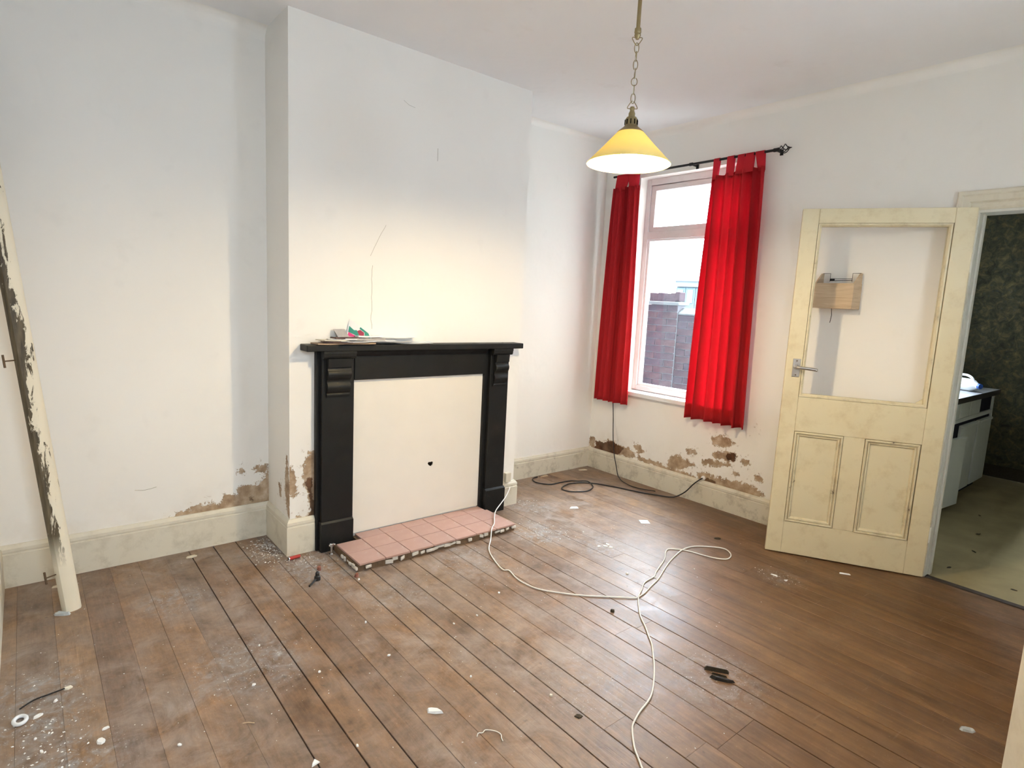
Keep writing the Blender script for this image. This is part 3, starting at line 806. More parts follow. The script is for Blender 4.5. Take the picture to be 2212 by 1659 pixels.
# ------------------------------------------------------------------ window
win = tag(empty('window_1', (XW+0.1, -0.42, 0.70)), kind='structure')
y0, y1, z0, z1 = WIN; XF = XW + 0.085; XB = XF + 0.065
def bx(name, a, mat, parent, bev=0.003): return MB().box(*a).build(name, mat, parent, bevel=bev)
FR = 0.040
bx('frame_jamb', (XF, y1-FR, z0+0.035, XB, y1, z1), M['window_paint'], win)
bx('frame_jamb', (XF, y0, z0+0.035, XB, y0+FR, z1), M['window_paint'], win)
bx('frame_head', (XF, y0+FR, z1-0.05, XB, y1-FR, z1), M['window_paint'], win)
bx('transom', (XF-0.006, y0+FR, 1.955, XB, y1-FR, 2.015), M['window_paint'], win)
bx('frame_bottom_rail', (XF, y0+FR, z0+0.035, XB, y1-FR, z0+0.075), M['window_paint'], win)
bx('window_sill', (XW-0.035, y0-0.03, z0-0.004, XB+0.06, y1+0.03, z0+0.032), M['sill'], win, 0.006)
# opening top light, its own sash
sash = MB(); a0, a1, b0, b1 = y0+FR+0.002, y1-FR-0.002, 2.018, z1-0.052; s_ = 0.042
sash.box(XF+0.008, a0, b0, XB-0.008, a0+s_, b1); sash.box(XF+0.008, a1-s_, b0, XB-0.008, a1, b1)
sash.box(XF+0.008, a0+s_, b0, XB-0.008, a1-s_, b0+s_*0.8); sash.box(XF+0.008, a0+s_, b1-s_, XB-0.008, a1-s_, b1)
so = sash.build('top_light_sash', M['window_paint'], win, bevel=0.003)
MB().box(XF+0.03, a0+s_-0.004, b0+s_*0.8-0.004, XF+0.034, a1-s_+0.004, b1-s_+0.004).build('pane', M['glass'], so)
# fixed lower pane in a slim bead
bd = MB(); c0, c1, d0, d1 = y0+FR, y1-FR, z0+0.075, 1.955; q = 0.018
bd.box(XF+0.01, c0, d0, XB-0.012, c0+q, d1); bd.box(XF+0.01, c1-q, d0, XB-0.012, c1, d1)
bd.box(XF+0.01, c0+q, d0, XB-0.012, c1-q, d0+q); bd.box(XF+0.01, c0+q, d1-q*0.7, XB-0.012, c1-q, d1)
bo = bd.build('glazing_bead', M['sill'], win, bevel=0.002)
MB().box(XF+0.03, c0+q-0.004, d0+q-0.004, XF+0.034, c1-q+0.004, d1-q*0.7+0.004).build('pane', M['glass'], bo)

for wn, (a, b_, c, d) in (('added_window_1', FW), ('added_window_2', FW2)):  # frames and panes of the unseen windows added for daylight
    win_added = tag(empty(wn, ((a+b_)/2, YF-0.1, c)), kind='structure')
    for q in ((a, c, a+0.06, d), (b_-0.06, c, b_, d), (a+0.06, c, b_-0.06, c+0.06), (a+0.06, d-0.06, b_-0.06, d), ((a+b_)/2-0.02, c+0.06, (a+b_)/2+0.02, d-0.06)):
        MB().box(q[0], YF-0.13, q[1], q[2], YF-0.08, q[3]).build('frame_bar', M['window_paint'], win_added, bevel=0.003)
    for (u0, u1) in ((a+0.06, (a+b_)/2-0.02), ((a+b_)/2+0.02, b_-0.06)):
        MB().box(u0, YF-0.107, c+0.06, u1, YF-0.103, d-0.06).build('pane', M['glass'], win_added)
    MB().box(a-0.04, YF-0.08, c-0.03, b_+0.04, YF+0.05, c+0.004).build('window_sill', M['sill'], win_added, bevel=0.004)

# ------------------------------------------------------------------ kitchen doorway: lining, architrave, threshold
dr = tag(empty('trim_4', (XW, -2.55, 0)), kind='structure')
MB().box(XW-0.004, -2.155, 0.0, XW+T2+0.004, -2.134, 1.976).build('lining', M['lining'], dr, bevel=0.002)
MB().box(XW-0.004, -2.981, 0.0, XW+T2+0.004, -2.955, 1.976).build('lining', M['lining'], dr, bevel=0.002)
MB().box(XW-0.004, -2.981, 1.976, XW+T2+0.004, -2.134, 2.001).build('lining_head', M['lining'], dr, bevel=0.002)
MB().box(XW+0.05, -2.165, 0.0, XW+0.085, -2.155, 1.976).build('door_stop', M['lining'], dr, bevel=0.002)
MB().box(XW-0.01, -2.955, -0.002, XW+0.03, -2.156, 0.006).build('threshold', M['threshold'], dr, bevel=0.002)
def arch_profile(wd=0.098):
    return [(0, 0), (0, 0.010), (0.010, 0.014), (0.030, 0.014), (0.036, 0.010), (0.044, 0.018), (0.070, 0.020), (0.078, 0.026), (wd-0.006, 0.026), (wd, 0.022), (wd, 0)]
def arch(name, pa, pb, outw, mat, parent, m0=0, m1=0):
    """moulded architrave between two points on the window wall; outw points away from the opening"""
    pa = Vector(pa); pb = Vector(pb); ow = Vector(outw); t_ = (pb-pa).normalized(); mb = MB()
    prof = arch_profile(); n = len(prof)
    A_ = [pa + ow*d - t_*(d*m0) + Vector((-h_, 0, 0)) for d, h_ in prof]; B_ = [pb + ow*d + t_*(d*m1) + Vector((-h_, 0, 0)) for d, h_ in prof]
    mb.add(A_+B_, [(k, (k+1) % n, (k+1) % n+n, k+n) for k in range(n)] + [list(range(n)), [k+n for k in range(n)][::-1]])
    return mb.build(name, mat, parent)
arch('architrave', (XW, -2.150, 0), (XW, -2.150, 1.99), (0, 1, 0), M['architrave'], dr, 0, 1)
arch('architrave', (XW, -2.972, 0), (XW, -2.972, 1.99), (0, -1, 0), M['architrave'], dr, 0, 1)
arch('architrave_head', (XW, -2.150, 1.99), (XW, -2.972, 1.99), (0, 0, 1), M['architrave'], dr, 1, 1)

# ------------------------------------------------------------------ panelled doors
class Leaf:
    """door leaf coordinates: u along the width, z up, w out of the seen face"""
    def __init__(s, free, hinge):
        s.o = Vector((*free, 0)); d = Vector((*hinge, 0)) - s.o; s.W = d.length; s.u = d.normalized()
        s.n = Vector((s.u.y, -s.u.x, 0))
    def p(s, u, z, w): return s.o + s.u*u + s.n*w + Vector((0, 0, z))
    def box(s, mb, u0, u1, z0, z1, w0, w1, mi=0):
        vs = [s.p(u, z, w) for w in (w0, w1) for (u, z) in ((u0, z0), (u1, z0), (u1, z1), (u0, z1))]
        return mb.add(vs, [(3,2,1,0),(4,5,6,7),(0,1,5,4),(1,2,6,5),(2,3,7,6),(3,0,4,7)], mi)
    def frame(s, mb, u0, u1, z0, z1, prof):
        """picture-frame moulding running round the inside of a rectangle; prof = [(inset, w)]"""
        n = len(prof); vs = []
        for (cu, cz, su, sz) in ((u0, z0, 1, 1), (u1, z0, -1, 1), (u1, z1, -1, -1), (u0, z1, 1, -1)):
            vs += [s.p(cu + su*d, cz + sz*d, w) for d, w in prof]
        fs = []
        for i in range(4):
            j = (i+1) % 4
            for k in range(n):
                fs.append((i*n+k, i*n+(k+1) % n, j*n+(k+1) % n, j*n+k))
        return mb.add(vs, fs)

def panel_door(root, L, zt, openings, panels, rails, mat, mould):
    W_ = L.W; t_ = -0.040; g = 0.006
    (oa, ob, oz0, oz1) = openings
    def b(name, u0, u1, z0, z1, w0=t_, w1=0.0, m=mat, par=root, bev=0.0025):
        mb = MB(); L.box(mb, u0, u1, z0, z1, w0, w1); return mb.build(name, m, par, bevel=bev)
    su, sv = min(oa-0.012, panels[0][0]), max(ob+0.012, panels[1][1])
    b('stile', 0, su, g, zt); b('stile', sv, W_, g, zt)
    b('top_rail', su, sv, oz1+0.012, zt)
    b('lock_rail', su, sv, panels[0][3], oz0-0.012)
    b('bottom_rail', su, sv, g, panels[0][2])
    b('muntin', panels[0][1], panels[1][0], panels[0][2], panels[0][3])
    for (u0, u1, z0, z1) in panels:
        p_ = b('panel', u0, u1, z0, z1, -0.026, -0.012, bev=0)
        mb = MB()
        L.frame(mb, u0, u1, z0, z1, [(0.0022, -0.011), (0.0022, 0.002), (0.006, 0.005), (0.012, 0.004), (0.0145, -0.006), (0.017, -0.006), (0.019, -0.001), (0.026, -0.003), (0.031, -0.011), (0.034, -0.0115)])
        mb.build('panel_moulding', mould, p_)
    return b

leafA = Leaf((2.340, -1.450), (2.738, -2.154))
door1 = tag(empty('door_1', (2.738, -2.154, 0)), 'yellowed cream door with empty top light standing open against the wall', None, None, 'structure')
OP = (0.103, 0.703, 0.960, 1.910)
b = panel_door(door1, leafA, 2.0, OP, [(0.085, 0.340, 0.200, 0.746), (0.446, 0.712, 0.196, 0.746)], None, M['door'], M['door_edge'])
mb = MB(); leafA.frame(mb, 0.0865, 0.7105, OP[2]-0.0105, OP[3]+0.0105, [(0, -0.034), (0, 0.002), (0.008, 0.002), (0.0165, -0.006), (0.0165, -0.034)])
mb.build('glazing_bead', M['door_edge'], door1)
mb = MB(); q_ = [leafA.p(u, z, -0.022) for u, z in ((0.703, 0.960), (0.650, 0.960), (0.703, 1.005))]
mb.prism(q_, leafA.n*0.004); mb.build('corner_triangle', M['door_edge'], door1)  # plain flat triangle added in the lower corner
# lever handle on its back plate
pb_ = MB(); leafA.box(pb_, 0.036, 0.076, 1.060, 1.165, 0, 0.004)
plate = pb_.build('handle_plate', M['steel'], door1, bevel=0.002)
for zz in (1.072, 1.153):
    mb = MB(); mb.lathe([(0.0, 0.0055), (0.0035, 0.005), (0.004, 0.003)], leafA.p(0.056, zz, 0), 12, axis=leafA.n); mb.build('screw', M['nail'], plate)
mb = MB()
mb.lathe([(0.014, 0.003), (0.014, 0.012), (0.009, 0.016), (0.009, 0.045)], leafA.p(0.056, 1.118, 0), 20, axis=leafA.n, cap=True)
pts = catmull([leafA.p(0.056, 1.118, 0.045), leafA.p(0.070, 1.118, 0.052), leafA.p(0.105, 1.116, 0.050), leafA.p(0.150, 1.112, 0.046), leafA.p(0.158, 1.111, 0.044)], 5)
mb.tube(pts, [0.009]*8 + [0.0085]*(len(pts)-8), 12)
soft(mb.build('lever_handle', M['steel'], door1))
for zz in (0.25, 1.72):
    mb = MB(); mb.lathe([(0.007, -0.045), (0.007, 0.045)], leafA.p(leafA.W+0.004, zz, -0.008), 12, cap=True); mb.build('hinge', M['lining'], door1)

# near door at the photographer's side, only its leading edge shows
leafB = Leaf((0.556, -2.866), (-0.115, -3.222))
leafB.n = -leafB.n if leafB.n.dot(Vector((-1.04, -3.05, 0)) - leafB.o) < 0 else leafB.n
door2 = tag(empty('door_2', (-0.115, -3.222, 0)), 'cream panelled door edge at the lower right corner', None, None, 'structure')
panel_door(door2, leafB, 1.99, (0.103, leafB.W-0.103, 1.0, 1.88), [(0.103, leafB.W/2-0.045, 0.22, 0.80), (leafB.W/2+0.045, leafB.W-0.103, 0.22, 0.80)], None, M['architrave'], M['architrave'])
mb = MB(); leafB.box(mb, 0.09, leafB.W-0.09, 0.99, 1.89, -0.026, -0.014); mb.build('panel', M['architrave'], door2)
mb = MB(); leafB.frame(mb, 0.091, leafB.W-0.091, 0.988, 1.892, [(0, -0.010), (0, 0.004), (0.011, 0.004), (0.024, -0.006), (0.024, -0.014)]); mb.build('panel_moulding', M['architrave'], door2)
fr = tag(empty('trim_5', (0.26, YF, 0)), kind='structure')
MB().box(FD[0]-0.001, YF-0.152, 0, FD[0]+0.02, YF+0.004, FD[2]).build('lining', M['lining'], fr)
MB().box(FD[1]-0.02, YF-0.152, 0, FD[1]+0.001, YF+0.004, FD[2]).build('lining', M['lining'], fr)
MB().box(FD[0]-0.08, YF, 0, FD[0], YF+0.018, FD[2]+0.08).build('architrave', M['architrave'], fr)
MB().box(FD[1], YF, 0, FD[1]+0.08, YF+0.018, FD[2]+0.08).build('architrave', M['architrave'], fr)

# ------------------------------------------------------------------ fireplace surround
fp = empty('fireplace_surround', (0.775, -0.03, 0), 'black painted fireplace surround with corbels and a projecting mantel shelf', 'fireplace')
FY = -0.034
for (xa, xb) in ((0.130, 0.342), (1.236, 1.426)):
    MB().box(xa, -0.001, 0, xb, FY, 1.106).build('backing_board', M['black'], fp, bevel=0.003)
fz = MB(); fz.box(0.3425, -0.001, 0.940, 1.2355, FY-0.004, 1.106); fz.build('frieze', M['black'], fp, bevel=0.002)
mb = MB(); mb.prism([(0.3425, FY-0.004, 1.072), (0.3425, FY-0.026, 1.094), (0.3425, FY-0.030, 1.106), (0.3425, FY-0.004, 1.106)], (0.893, 0, 0)); mb.build('bed_moulding', M['black'], fp)
for (xa, xb) in ((0.150, 0.322), (1.262, 1.412)):
    pil = MB().box(xa, FY, 0, xb, -0.062, 1.106).build('pilaster', M['black'], fp, bevel=0.003)
    mb = MB(); mb.box(xa-0.006, FY+0.001, 0.0, xb+0.006, -0.074, 0.158)
    mb.prism([(xa-0.006, FY, 0.158), (xa-0.006, -0.074, 0.158), (xa-0.006, -0.064, 0.170), (xa-0.006, FY, 0.170)], (xb-xa+0.012, 0, 0))
    mb.build('plinth', M['black'], pil, bevel=0.002)
    # scrolled corbel: stacked rolls seen in profile
    prof = [(-0.0600, 0.858), (-0.0670, 0.858), (-0.0684, 0.866), (-0.0712, 0.866), (-0.0727, 0.874), (-0.0684, 0.880), (-0.0769, 0.888), (-0.0839, 0.900), (-0.0859, 0.914),
            (-0.0824, 0.928), (-0.0754, 0.936), (-0.0754, 0.950), (-0.0797, 0.956), (-0.0881, 0.962), (-0.0944, 0.974), (-0.0951, 0.988), (-0.0902, 1.000), (-0.0839, 1.006), (-0.0839, 1.016),
            (-0.0923, 1.020), (-0.0951, 1.050), (-0.0964, 1.066), (-0.0600, 1.066)]
    mb = MB(); mb.prism([(xa+0.022, y, z) for y, z in prof], (xb-xa-0.044, 0, 0)); soft(mb.build('corbel', M['black'], pil), 50)
    mb = MB(); mb.prism([(xa-0.004, y, z) for y, z in ((-0.055, 1.066), (-0.088, 1.066), (-0.093, 1.072), (-0.096, 1.082), (-0.096, 1.090), (-0.099, 1.092), (-0.099, 1.106), (-0.055, 1.106))], (xb-xa+0.008, 0, 0))
    soft(mb.build('corbel_cap', M['black'], pil), 50)
ZS = 1.140
MB().box(0.055, -0.001, 1.106, 1.497, -0.102, ZS).build('mantel_shelf', M['black'], fp, bevel=0.004)
mb = MB(); mb.lathe([(0.006, 0.0), (0.006, 0.001), (0.0, 0.0012)], (1.36, -0.05, ZS), 12); mb.build('nail_hole', M['hollow_shade'], fp)

# board closing the fireplace, with a ragged hole
bmh = bmesh.new()
outer = [(0.3435, 0.048), (1.2345, 0.048), (1.2345, 0.9385), (0.3435, 0.9385)]
HX, HZ = 0.858, 0.388
hole = [(HX-0.020, HZ+0.006), (HX-0.012, HZ-0.006), (HX-0.002, HZ-0.012), (HX+0.006, HZ-0.016), (HX+0.016, HZ-0.008), (HX+0.020, HZ+0.010), (HX+0.010, HZ+0.014), (HX-0.002, HZ+0.012), (HX-0.012, HZ+0.014)]
def loopv(pts, y): return [bmh.verts.new((x, y, z)) for x, z in pts]
YB = -0.0165
fo, fh, bo_, bh_ = loopv(outer, YB), loopv(hole, YB), loopv(outer, -0.0105), loopv(hole, -0.0105)
for (A_, B_) in ((fo, fh), (bo_, bh_)):
    es = [bmh.edges.new((A_[i], A_[(i+1) % 4])) for i in range(4)] + [bmh.edges.new((B_[i], B_[(i+1) % 9])) for i in range(9)]
    bmesh.ops.triangle_fill(bmh, edges=es, use_beauty=True)
for i in range(4): bmh.faces.new((fo[i], fo[(i+1) % 4], bo_[(i+1) % 4], bo_[i]))
for i in range(9): bmh.faces.new((fh[i], fh[(i+1) % 9], bh_[(i+1) % 9], bh_[i]))
bmesh.ops.recalc_face_normals(bmh, faces=bmh.faces)
me = bpy.data.meshes.new('cover_board'); bmh.to_mesh(me); bmh.free(); me.materials.append(M['board'])
cb = bpy.data.objects.new('cover_board', me); COL.objects.link(cb)
tag(cb, 'cream hardboard sheet closing the fireplace, with a small ragged hole', 'board')
MB().box(HX-0.05, -0.0095, HZ-0.05, HX+0.05, -0.001, HZ+0.05).build('dark_backing', M['hollow_shade'], cb)  # black sheet gives the shade behind the hole

# ------------------------------------------------------------------ tiled hearth
he = empty('hearth', (0.73, -0.22, 0), 'low hearth of pink terracotta tiles on a broken mortar bed', 'hearth')
rh = random.Random(5)
def rough_slab(x0, x1, y0, y1, z0, z1, n, amp):
    pts = []
    for i in range(n+1): pts.append((x0+(x1-x0)*i/n + rh.uniform(-amp, amp)*(0 < i < n), y0 + rh.uniform(-amp, amp)))
    for i in range(1, 9): pts.append((x1 + rh.uniform(-amp, amp), y0+(y1-y0)*i/8))
    pts.append((x0, y1))
    for i in range(7, 0, -1): pts.append((x0 + rh.uniform(-amp, amp), y0+(y1-y0)*i/8))
    return [(a, b_, z0) for a, b_ in pts], (0, 0, z1-z0)
mb = MB(); mb.prism(*rough_slab(0.212, 1.252, -0.392, -0.084, 0, 0.036, 40, 0.007)); mb.build('mortar_bed', M['slab'], he)
MB().box(0.346, -0.0835, 0.0, 1.232, -0.020, 0.034).build('mortar_bed', M['slab'], he)
for i in range(26):   # white mortar left along the front edge and the left side
    x = 0.22 + i*0.0405 + rh.uniform(-0.006, 0.006); l_ = rh.uniform(0.012, 0.030)
    if rh.random() < 0.15: continue
    mb = MB(); mb.obox((min(x, 1.245), -0.396+rh.uniform(-0.003, 0.003), 0.020+rh.uniform(-0.006, 0.006)), (l_*0.8, rh.uniform(-0.004, 0.004), rh.uniform(-0.004, 0.004)), (0, 0.006, 0), (0, 0, rh.uniform(0.006, 0.012)))
    mb.build('mortar_lump', M['mortar_white'], he, bevel=0.004)
for i in range(6):
    mb = MB(); mb.obox((0.208+rh.uniform(-0.004, 0.004), -0.38+i*0.034, 0.018), (0.006, 0, 0), (0, rh.uniform(0.009, 0.016), 0), (0, 0, rh.uniform(0.006, 0.012)))
    mb.build('mortar_lump', M['mortar_white'], he, bevel=0.004)
TS = 0.1475
tile_me = None
for r in range(2):
    for c in range(7):
        cx = 0.2135 + TS*(c+0.5); cy = -0.405 + TS*(r+0.5)
        if tile_me is None:
            o = MB().box(cx-TS/2+0.0016, cy-TS/2+0.0016, 0.037, cx+TS/2-0.0016, cy+TS/2-0.0016, 0.048).build('tile', M['tile'], he, loc=(cx, cy, 0.037), bevel=0.0015)
            tile_me = o
        else:
            o = tile_me.copy(); COL.objects.link(o); o.parent = he; o.location = Vector((cx, cy, 0.037)) - he.location
for c in range(6):   # narrow cut pieces against the board
    cx = 0.352 + TS*(c+0.5)-0.0 ; 
    MB().box(max(0.346, 0.2135+TS*(c+1)-0.0016+0.003-0.0), -0.107, 0.034, min(1.232, 0.2135+TS*(c+2)-0.0016), -0.022, 0.0465).build('tile', M['tile'], he, bevel=0.0015)

# ------------------------------------------------------------------ pendant lamp
LX, LY = 0.811, -1.471
lp = empty('pendant_lamp', (LX, LY, 1.965), 'lit brass pendant lamp with conical yellow glass shade hanging on a chain', 'lamp')
mb = MB(); mb.lathe([(0.0, H), (0.052, H), (0.052, H-0.012), (0.030, H-0.030), (0.012, H-0.036)], (LX, LY, 0), 32); soft(mb.build('ceiling_rose', M['brass'], lp))
mb = MB(); mb.lathe([(0.0075, H-0.03), (0.0075, 2.458), (0.012, 2.456), (0.013, 2.442), (0.011, 2.438), (0.0125, 2.432), (0.009, 2.424), (0.006, 2.418), (0.0, 2.417)], (LX, LY, 0), 20); soft(mb.build('rod', M['brass'], lp))
def hook(zc, up):
    s_ = 1 if up else -1
    a = Vector((0.77, -0.63, 0)); c = Vector((LX, LY, zc))
    pts = [c + a*0.018 + Vector((0, 0, s_*0.012)), c + a*0.017 + Vector((0, 0, s_*0.004)), c + Vector((0, 0, -s_*0.016)), c - a*0.017 + Vector((0, 0, s_*0.004)), c - a*0.018 + Vector((0, 0, s_*0.012)), c - a*0.006 + Vector((0, 0, s_*0.012)), c + a*0.006 + Vector((0, 0, s_*0.012))]
    m_ = MB(); m_.tube(catmull(pts, 4, True), 0.0016, 8, True); return m_
hook(2.412, True).build('hook', M['brass'], lp, smooth=True)
hook(2.180, False).build('hook', M['brass'], lp, smooth=True)
zt, zb = 2.402, 2.190; nl = 7; pl_ = (zt-zb)/nl
for i in range(nl):
    zc = zt - pl_*(i+0.5); hl = pl_/2 + 0.0035; hw = 0.0085
    a = Vector((0.77, -0.63, 0)) if i % 2 == 0 else Vector((0.45, 0.55, 0)).normalized()
    if i == 4: hl *= 0.8; hw *= 1.35
    pts = [Vector((LX, LY, zc)) + a*(hw*math.cos(w_)*(1 if abs(math.sin(w_)) < .8 else .9)) + Vector((0, 0, hl*math.sin(w_))) for w_ in [2*PI*k/20 for k in range(20)]]
    m_ = MB(); m_.tube(pts, 0.0015, 6, True); m_.build('chain_link', M['brass'], lp, smooth=True)
m_ = MB(); m_.tube([(LX+0.002*math.sin(k*1.3), LY+0.002*math.cos(k*1.7), zt - (zt-zb)*k/10) for k in range(11)], 0.0022, 6); m_.build('flex', M['cable_white'], lp, smooth=True)
mb = MB(); mb.lathe([(0.0, 2.176), (0.008, 2.174), (0.0095, 2.167), (0.008, 2.160), (0.0095, 2.157), (0.0125, 2.150), (0.0125, 2.138), (0.018, 2.136), (0.0235, 2.128), (0.0245, 2.104), (0.030, 2.098), (0.042, 2.089), (0.051, 2.081), (0.051, 2.078)], (LX, LY, 0), 40)
gal = soft(mb.build('gallery', M['brass'], lp))
for k in range(10):
    a = 2*PI*k/10; m_ = MB()
    m_.obox((LX+0.0245*math.cos(a), LY+0.0245*math.sin(a), 2.116), (0.0015*math.cos(a), 0.0015*math.sin(a), 0), (-0.0018*math.sin(a), 0.0018*math.cos(a), 0), (0, 0, 0.009)); m_.build('vent_slot', M['hollow_shade'], gal)
prof = [(0.046, 2.084), (0.050, 2.080), (0.104, 2.022), (0.1595, 1.9655), (0.162, 1.963), (0.1615, 1.9605), (0.158, 1.9625), (0.102, 2.019), (0.048, 2.077), (0.046, 2.080)]
mb = MB(); mb.lathe(prof + [prof[0]], (LX, LY, 0), 64); soft(mb.build('lamp_shade', M['shade'], lp), 60)
mb = MB(); mb.lathe([(0.0, 1.949), (0.012, 1.951), (0.024, 1.958), (0.0325, 1.970), (0.0345, 1.985), (0.032, 2.000), (0.024, 2.016), (0.016, 2.030), (0.013, 2.042)], (LX, LY, 0), 32); soft(mb.build('bulb', M['bulb'], lp))
mb = MB(); mb.lathe([(0.0145, 2.038), (0.0145, 2.086), (0.0, 2.087)], (LX, LY, 0), 20); mb.build('bulb_holder', M['brass'], lp)

# ------------------------------------------------------------------ curtain pole and curtains
XR = XW - 0.082; ZR = 2.442
pole = empty('curtain_pole', (XR, -0.42, ZR), 'black iron curtain pole with a twisted cage finial', 'curtain pole')
mb = MB(); mb.tube([(XR, 0.275, ZR), (XR, -1.075, ZR)], 0.0085, 12); mb.build('rod', M['iron'], pole, smooth=False)
for yb_ in (-0.445, -1.065):
    mb = MB(); mb.tube([(XW, yb_, ZR+0.0), (XR, yb_, ZR-0.002)], 0.006, 10); mb.lathe([(0.012, -0.012), (0.012, 0.012)], (XR, yb_, ZR), 16, axis=(0, 1, 0), cap=True)
    mb.box(XW-0.006, yb_-0.010, ZR-0.018, XW, yb_+0.010, ZR+0.018); mb.build('bracket', M['iron'], pole)
fin = MB(); fin.lathe([(0.012, 0.0), (0.013, 0.008), (0.009, 0.014)], (XR, -1.075, ZR), 16, axis=(0, -1, 0), cap=True)
fo_ = fin.build('finial', M['iron'], pole)
for k in range(4):
    pts = []
    for j in range(13):
        t = j/12; r = 0.025*math.sin(PI*t)**0.8 + 0.002; a = k*PI/2 + t*PI*0.9
        pts.append((XR + r*math.cos(a), -1.088-0.062*t, ZR + r*math.sin(a)))
    m_ = MB(); m_.tube(pts, 0.0028, 6); m_.build('cage_bar', M['iron'], fo_, smooth=True)
m_ = MB(); m_.lathe([(0.004, 0), (0.005, 0.006), (0.0015, 0.020)], (XR, -1.149, ZR), 10, axis=(0, -1, 0), cap=True); m_.build('finial_tip', M['iron'], fo_)

def curtain(name, label, top, bot, ztop, zbot, folds, amp, tabs, seed, hem=0.06):
    """gathered tab-top curtain: top/bot are (y_a, y_b) spans, ztop/zbot heights at both ends"""
    rr = random.Random(seed)
    root = empty(name, (XR, (top[0]+top[1])/2, zbot[0]), label, 'curtain', 'red tab-top curtains')
    NU, NV = 150, 46
    ph = [rr.uniform(0, 6.28) for _ in range(4)]
    def pt(u, v):   # u across, v 0 at top 1 at bottom
        s = u + 0.018*math.sin(6.28*u*2.3+ph[0])
        e = v**0.8
        y = top[0] + (top[1]-top[0])*s; yb = bot[0] + (bot[1]-bot[0])*s
        yy = y + (yb-y)*e
        f = 2*PI*folds*u + 0.5*math.sin(3*v+ph[1])
        a = amp*(0.75 + 0.45*v)*(0.8+0.35*math.sin(2.9*u*PI+ph[2]))
        x = XR - 0.004 + a*(math.sin(f) + 0.25*math.sin(2*f+ph[3]))
        yy += 0.35*a*math.cos(f)
        zt_ = ztop[0] + (ztop[1]-ztop[0])*u; zb_ = zbot[0] + (zbot[1]-zbot[0])*u
        z = zt_ + (zb_-zt_)*v
        return (min(x, XW-0.046), yy, z)
    mb = MB(); vs = [pt(i/NU, j/NV) for j in range(NV+1) for i in range(NU+1)]
    mb.add(vs, [(j*(NU+1)+i, j*(NU+1)+i+1, (j+1)*(NU+1)+i+1, (j+1)*(NU+1)+i) for j in range(NV) for i in range(NU)])
    cl = mb.build('cloth', M['curtain'], root, smooth=True)
    sm = cl.modifiers.new('thickness', 'SOLIDIFY'); sm.thickness = 0.0012
    # turned-up hem and heading band: doubled cloth
    for (va, vb, nm) in ((1-hem, 0.9995, 'hem'), (0.0, 0.022, 'heading')):
        mb = MB(); K = 4
        vs = []
        for j in range(K+1):
            for i in range(NU+1):
                q = pt(i/NU, va+(vb-va)*j/K); vs.append((q[0]+0.0035, q[1], q[2]))
        mb.add(vs, [(j*(NU+1)+i, j*(NU+1)+i+1, (j+1)*(NU+1)+i+1, (j+1)*(NU+1)+i) for j in range(K) for i in range(NU)])
        mb.build(nm, M['curtain'], root, smooth=True)
    for (ua, ub, la, lb) in tabs:   # loops over the pole
        a0 = pt(ua, 0.012); a1 = pt(ub, 0.012); ya, yb = la, lb
        mb = MB(); sec = []
        for k in range(17):
            t = k/16
            if t < 0.35: s = t/0.35; x = a0[0]*(1-s)+(XR-0.0115)*s; z = a0[2]*(1-s)+(ZR)*s; yy0 = a0[1]*(1-s)+ya*s; yy1 = a1[1]*(1-s)+yb*s
            elif t < 0.65: w_ = PI*(t-0.35)/0.30; x = XR - 0.0115*math.cos(w_); z = ZR + 0.0115*math.sin(w_); yy0 = ya; yy1 = yb
            else: s = (t-0.65)/0.35; x = (XR+0.0115)*(1-s)+(a0[0]+0.004)*s; z = ZR*(1-s)+a0[2]*s; yy0 = ya*(1-s)+a0[1]*s; yy1 = yb*(1-s)+a1[1]*s
            sec.append([(x, yy0+(yy1-yy0)*q/4, z) for q in range(5)])
        mb.add([q for r_ in sec for q in r_], [(k*5+i, k*5+i+1, (k+1)*5+i+1, (k+1)*5+i) for k in range(16) for i in range(4)])
        mb.build('tab', M['curtain'], root, smooth=True)
    return root
curtain('curtain', 'narrow red tab-top curtain beside the corner of the room', (0.262, 0.010), (0.315, -0.028), (2.352, 2.352), (0.625, 0.625), 5.5, 0.030,
        [(0.02, 0.30, 0.232, 0.165), (0.33, 0.55, 0.170, 0.112), (0.58, 0.80, 0.118, 0.060), (0.82, 0.97, 0.064, 0.018)], 3)
curtain('curtain', 'wide red tab-top curtain hanging at the door side of the window', (-0.630, -1.014), (-0.605, -1.068), (2.335, 2.355), (0.628, 0.628), 6.0, 0.034,
        [(0.0, 0.12, -0.632, -0.676), (0.25, 0.40, -0.734, -0.784), (0.46, 0.60, -0.812, -0.862), (0.62, 0.80, -0.868, -0.925), (0.84, 0.99, -0.935, -0.995)], 9)

# ------------------------------------------------------------------ leaning timber
pb0 = Vector((-0.945, -0.040, 0.0)); pt0 = Vector((-1.160, 0.12, 2.30))
po = empty('leaning_timber', pb0, 'tall strip of painted timber with flaking paint leaning in the left corner', 'timber')
ax = (pt0-pb0).normalized(); sx = Vector((1, 0.35, 0)); sx = (sx - ax*sx.dot(ax)).normalized(); sy = ax.cross(sx)
sec = [(-0.034, 0.014), (-0.034, -0.006), (-0.028, -0.018), (-0.012, -0.024), (0.010, -0.024), (0.026, -0.017), (0.034, -0.004), (0.034, 0.014)]
mb = MB(); NS = 30; vs = []
flip = 1 if sy.y > 0 else -1
for j in range(NS+1):
    c = pb0 + (pt0-pb0)*j/NS
    vs += [c + sx*a + sy*(b_*flip) for a, b_ in sec]
n = len(sec)
lowest = min(q.z for q in vs); vs = [q - Vector((0, 0, 0)) for q in vs]
for q in vs[:n]: q.z = 0.0
